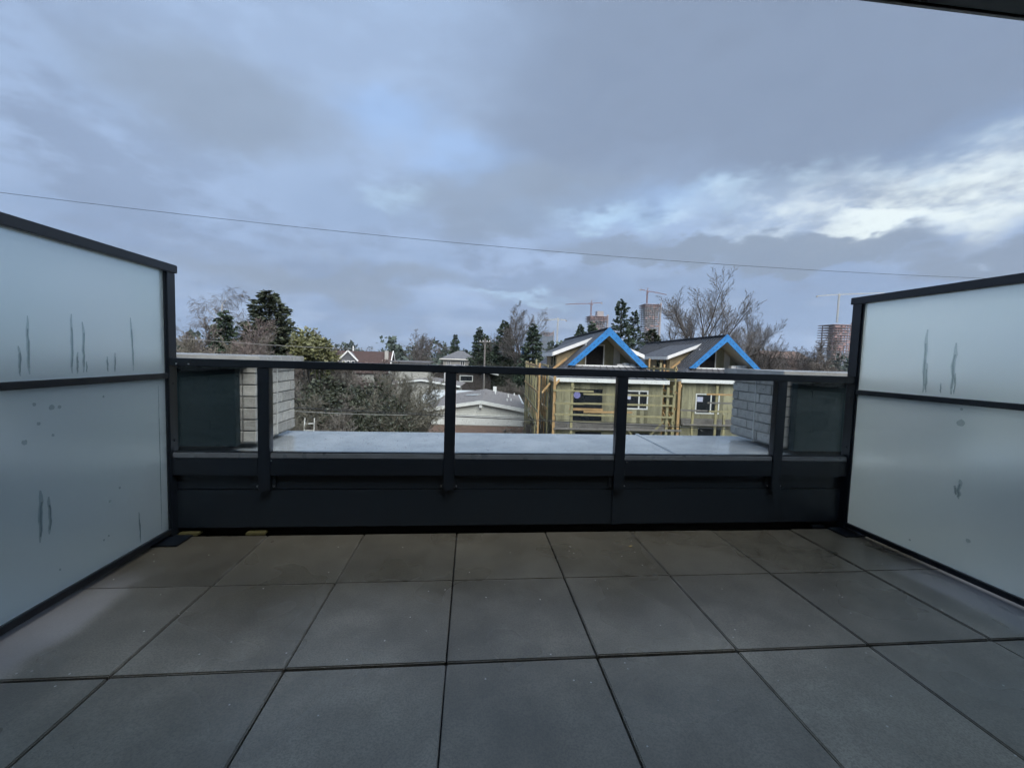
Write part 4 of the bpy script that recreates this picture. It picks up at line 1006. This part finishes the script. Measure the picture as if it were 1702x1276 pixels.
def crane(px, pbase, pj, ptop, pl, prr, plj, prj, Y, label, m):
    """mast at px; jib from pl to prr (its left and right tips at heights plj, prj)"""
    b0, j0, t0 = at(px, pbase, Y), at(px, pj, Y), at(px, ptop, Y)
    r = empty('tower_crane', (b0.x, Y, b0.z)); tag(r, label, 'crane', 'far tower cranes'); h = j0.z - b0.z; q = Y / 700
    ms = MB(); s = .8 * q
    for sx in (-1, 1):
        for sy in (-1, 1): ms.bar((sx * s, sy * s, 0), (sx * s, sy * s, h), .45 * q)
    k = max(3, int(h / (2.6 * q)))
    for i in range(k):
        z0, z1 = h * i / k, h * (i + 1) / k; sg = 1 if i % 2 else -1
        ms.bar((-s * sg, -s, z0), (s * sg, -s, z1), .3 * q); ms.bar((-s, -s * sg, z0), (-s, s * sg, z1), .3 * q)
    ms.build('mast', m, r)
    MB().tube([(0, 0, h), (0, 0, t0.z - b0.z)], [.7 * q, .25 * q], 5).build('apex', m, r)
    tip = []
    for nm, pxx, pyy in (('jib', pl, plj), ('jib', prr, prj)):
        e = at(pxx, pyy, Y) - b0; e.y = 0; tip.append(e); mb = MB(); a = Vector((0, 0, h)); d = e - a
        for oz in (0, 1.3 * q): mb.bar(a + Vector((0, 0, oz)), e + Vector((0, 0, oz * .4)), .42 * q)
        n = max(4, int(d.length / (3 * q)))
        for i in range(n):
            p = a + d * (i / n); p2 = a + d * ((i + .5) / n); p3 = a + d * ((i + 1) / n); u = Vector((0, 0, 1.3 * q * (1 - .6 * (i + .5) / n)))
            mb.bar(p, p2 + u, .28 * q); mb.bar(p2 + u, p3, .28 * q)
        mb.build(nm, m, r)
    short = min(tip, key=lambda v: abs(v.x))
    MB().box(short.x - 1.2 * q, short.x + 1.2 * q, -.9 * q, .9 * q, short.z - 2.2 * q, short.z).build('counterweight', M_CONC, r)
    MB().box(.5 * q, 2.0 * q, -1.0 * q, .6 * q, h - 2.6 * q, h - .4 * q).build('cab', m, r)
    tb = MB()
    for e in tip: tb.bar((0, 0, t0.z - b0.z), Vector((0, 0, h)) + (e - Vector((0, 0, h))) * .75, .12 * q)
    tb.build('tie_bar', m, r)
tower(1061, 1101, 504, 700, 'flared concrete tower with red top left of the large bare tree', 34, 3.2, lambda t: 1 - .11 * math.sin(min(1, t * 2.2) * 1.57), 2, None, .45)
tower(972, 1012, 524, 800, 'capped concrete tower behind the nearer blue gable', 30, 3.2, lambda t: 1.0 if t < .12 else .86, 3, 11, .5)
tower(1357, 1424, 537, 500, 'wide red concrete tower with open floors beside the right screen', 20, 3.3, lambda t: .97 + max(0, t - .5) * 1.3, 11, None, 0)
tower(897, 921, 551, 900, 'pale far tower left of the nearer unfinished house', 30, 3.0, lambda t: 1.0, 0, None, .9)
crane(925, 590, 531, 527, 898, 941, 533, 532, 850, 'white crane standing alone right of the pale far tower', M_CRY)
crane(982, 524, 505, 497, 940, 1000, 506, 503, 790, 'red crane on the capped concrete tower', M_CRR)
crane(1075, 504, 484, 478, 1064, 1108, 481, 490, 690, 'red crane on the flared concrete tower', M_CRR)
crane(1391, 536, 490, 486, 1358, 1470, 492, 487, 490, 'pale crane on the wide red concrete tower', M_CRY)

# ------------------------------------------------------------------ cables, ladder, tarp
M_CABLE = mat('black_cable', (.015, .015, .016), .6, .1)
M_CABLEP = mat('pale_cable', (.30, .30, .29), .6, .1)
def cable(a, b_, sag, rad, label, m=M_CABLE, ext=.6):
    a, b_ = Vector(a), Vector(b_); d = b_ - a; a = a - d * ext; b_ = b_ + d * ext
    # sag given for the visible middle stretch
    pts = [a + (b_ - a) * (i / 40) + Vector((0, 0, sag * ((2 * i / 40 - 1) ** 2))) for i in range(41)]
    o = MB().tube(pts, rad, 6).build('overhead_cable', m, smooth=True); tag(o, label, 'cable', 'overhead cables')
pa, pm, pc = at(0, 320, 12), at(851, 412, 12), at(1702, 465, 12)
u = (pm.x - pa.x) / (pc.x - pa.x); lin = pa.z + (pc.z - pa.z) * u; dip = (lin - pm.z) / (4 * u * (1 - u))
A = Vector((pa.x, 12, pa.z - dip)); B = Vector((pc.x, 12, pc.z - dip))
cable(A, B, dip * (1 + 2 * .6) ** 2, .0055, 'single thin cable crossing the whole sky')
cable(at(490, 679, 15), at(1210, 714, 15), .05, .018, 'thick black cable seen through the glass crossing the white gable', M_CABLE, .25)
cable(at(490, 676.5, 16), at(1210, 711, 15), .05, .008, 'thin dark cable just above the thick black cable', M_CABLE, .2)
cable(at(490, 684, 15), at(640, 690, 17), .05, .010, 'pale cable below the thick black cable at the thicket', M_CABLEP, .3)
cable(at(330, 566, 22), at(560, 580, 22), .1, .010, 'thin pale cable in front of the brown thicket', M_CABLEP, .3)
cable(at(800, 607, 40), at(900, 612, 40), .1, .015, 'short thin cable before the dark conifers', M_CABLE, .3)

lad = at(508, 722, 19); lr = empty('ladder', (lad.x, 19, GROUND), R(12)); tag(lr, 'white ladder top standing in the thicket by the left pier', 'ladder')
zt = at(508, 699, 19).z - GROUND
for s in (-1, 1): MB().bar((s * .2 - .12, .0, 0), (s * .2 + .12 * 0 + .05, .8, zt), .035, .08).build('rail', M_WHITE, lr)
for k in range(int(zt / .3)):
    t = (k + .7) * .3 / zt
    if t < 1: MB().bar((-.2 - .12 + .17 * t, .8 * t, zt * t), (.2 - .12 + .17 * t, .8 * t, zt * t), .035).build('rung', M_WHITE, lr)
tp = at(872, 587, 64)
rg = np.random.default_rng(3)
mb = MB(); n = 9
vs = [(tp.x + (i / (n - 1) - .5) * 1.0, 64 + .25 * math.sin(i * 1.3) + rg.uniform(-.1, .1), tp.z + (.5 - j / (n - 1)) * 1.9 + rg.uniform(-.08, .08)) for j in range(n) for i in range(n)]
mb.add(vs, [(j*n+i, j*n+i+1, (j+1)*n+i+1, (j+1)*n+i) for j in range(n-1) for i in range(n-1)])
tr = mb.build('blue_tarp', M_BLUE); tag(tr, 'bright blue tarpaulin hanging between the dark conifers', 'tarpaulin')
sol = tr.modifiers.new('thickness', 'SOLIDIFY'); sol.thickness = .02

# ------------------------------------------------------------------ air: faint winter haze that fades the far towers
def haze():
    o = MB().box(-1650, 1650, -150, 1750, GROUND - 1.6, 150).build('haze', None)
    m = bpy.data.materials.new('haze_air'); m.use_nodes = True; nt = m.node_tree; nt.nodes.clear(); b = NB(nt)
    v = b.n('ShaderNodeVolumePrincipled'); v.inputs['Color'].default_value = (.86, .92, 1, 1); v.inputs['Density'].default_value = .00012; v.inputs['Anisotropy'].default_value = .2
    out = b.n('ShaderNodeOutputMaterial'); b.link(v.outputs[0], out.inputs['Volume'])
    o.data.materials.append(m); o['kind'] = 'stuff'
    o['label'] = 'thin winter haze in the air over the town'; o['category'] = 'haze'
haze()

pp = at(806, 562, 58); up = empty('utility_pole', (pp.x, 58, GROUND)); tag(up, 'thin wooden utility pole before the dark conifers right of the grey hipped house', 'pole')
MB().tube([(0, 0, 0), (.02, 0, pp.z - GROUND)], [.16, .10], 8).build('pole', M_PLANK, up)
MB().bar((-.75, -.12, pp.z - GROUND - .55), (.75, -.12, pp.z - GROUND - .5), .09, .11).build('crossarm', M_PLANK, up)
for x in (-.65, -.25, .3, .65): MB().tube([(x, -.12, pp.z - GROUND - .46), (x, -.12, pp.z - GROUND - .28)], [.05, .035], 6).build('insulator', M_WHITE, up)
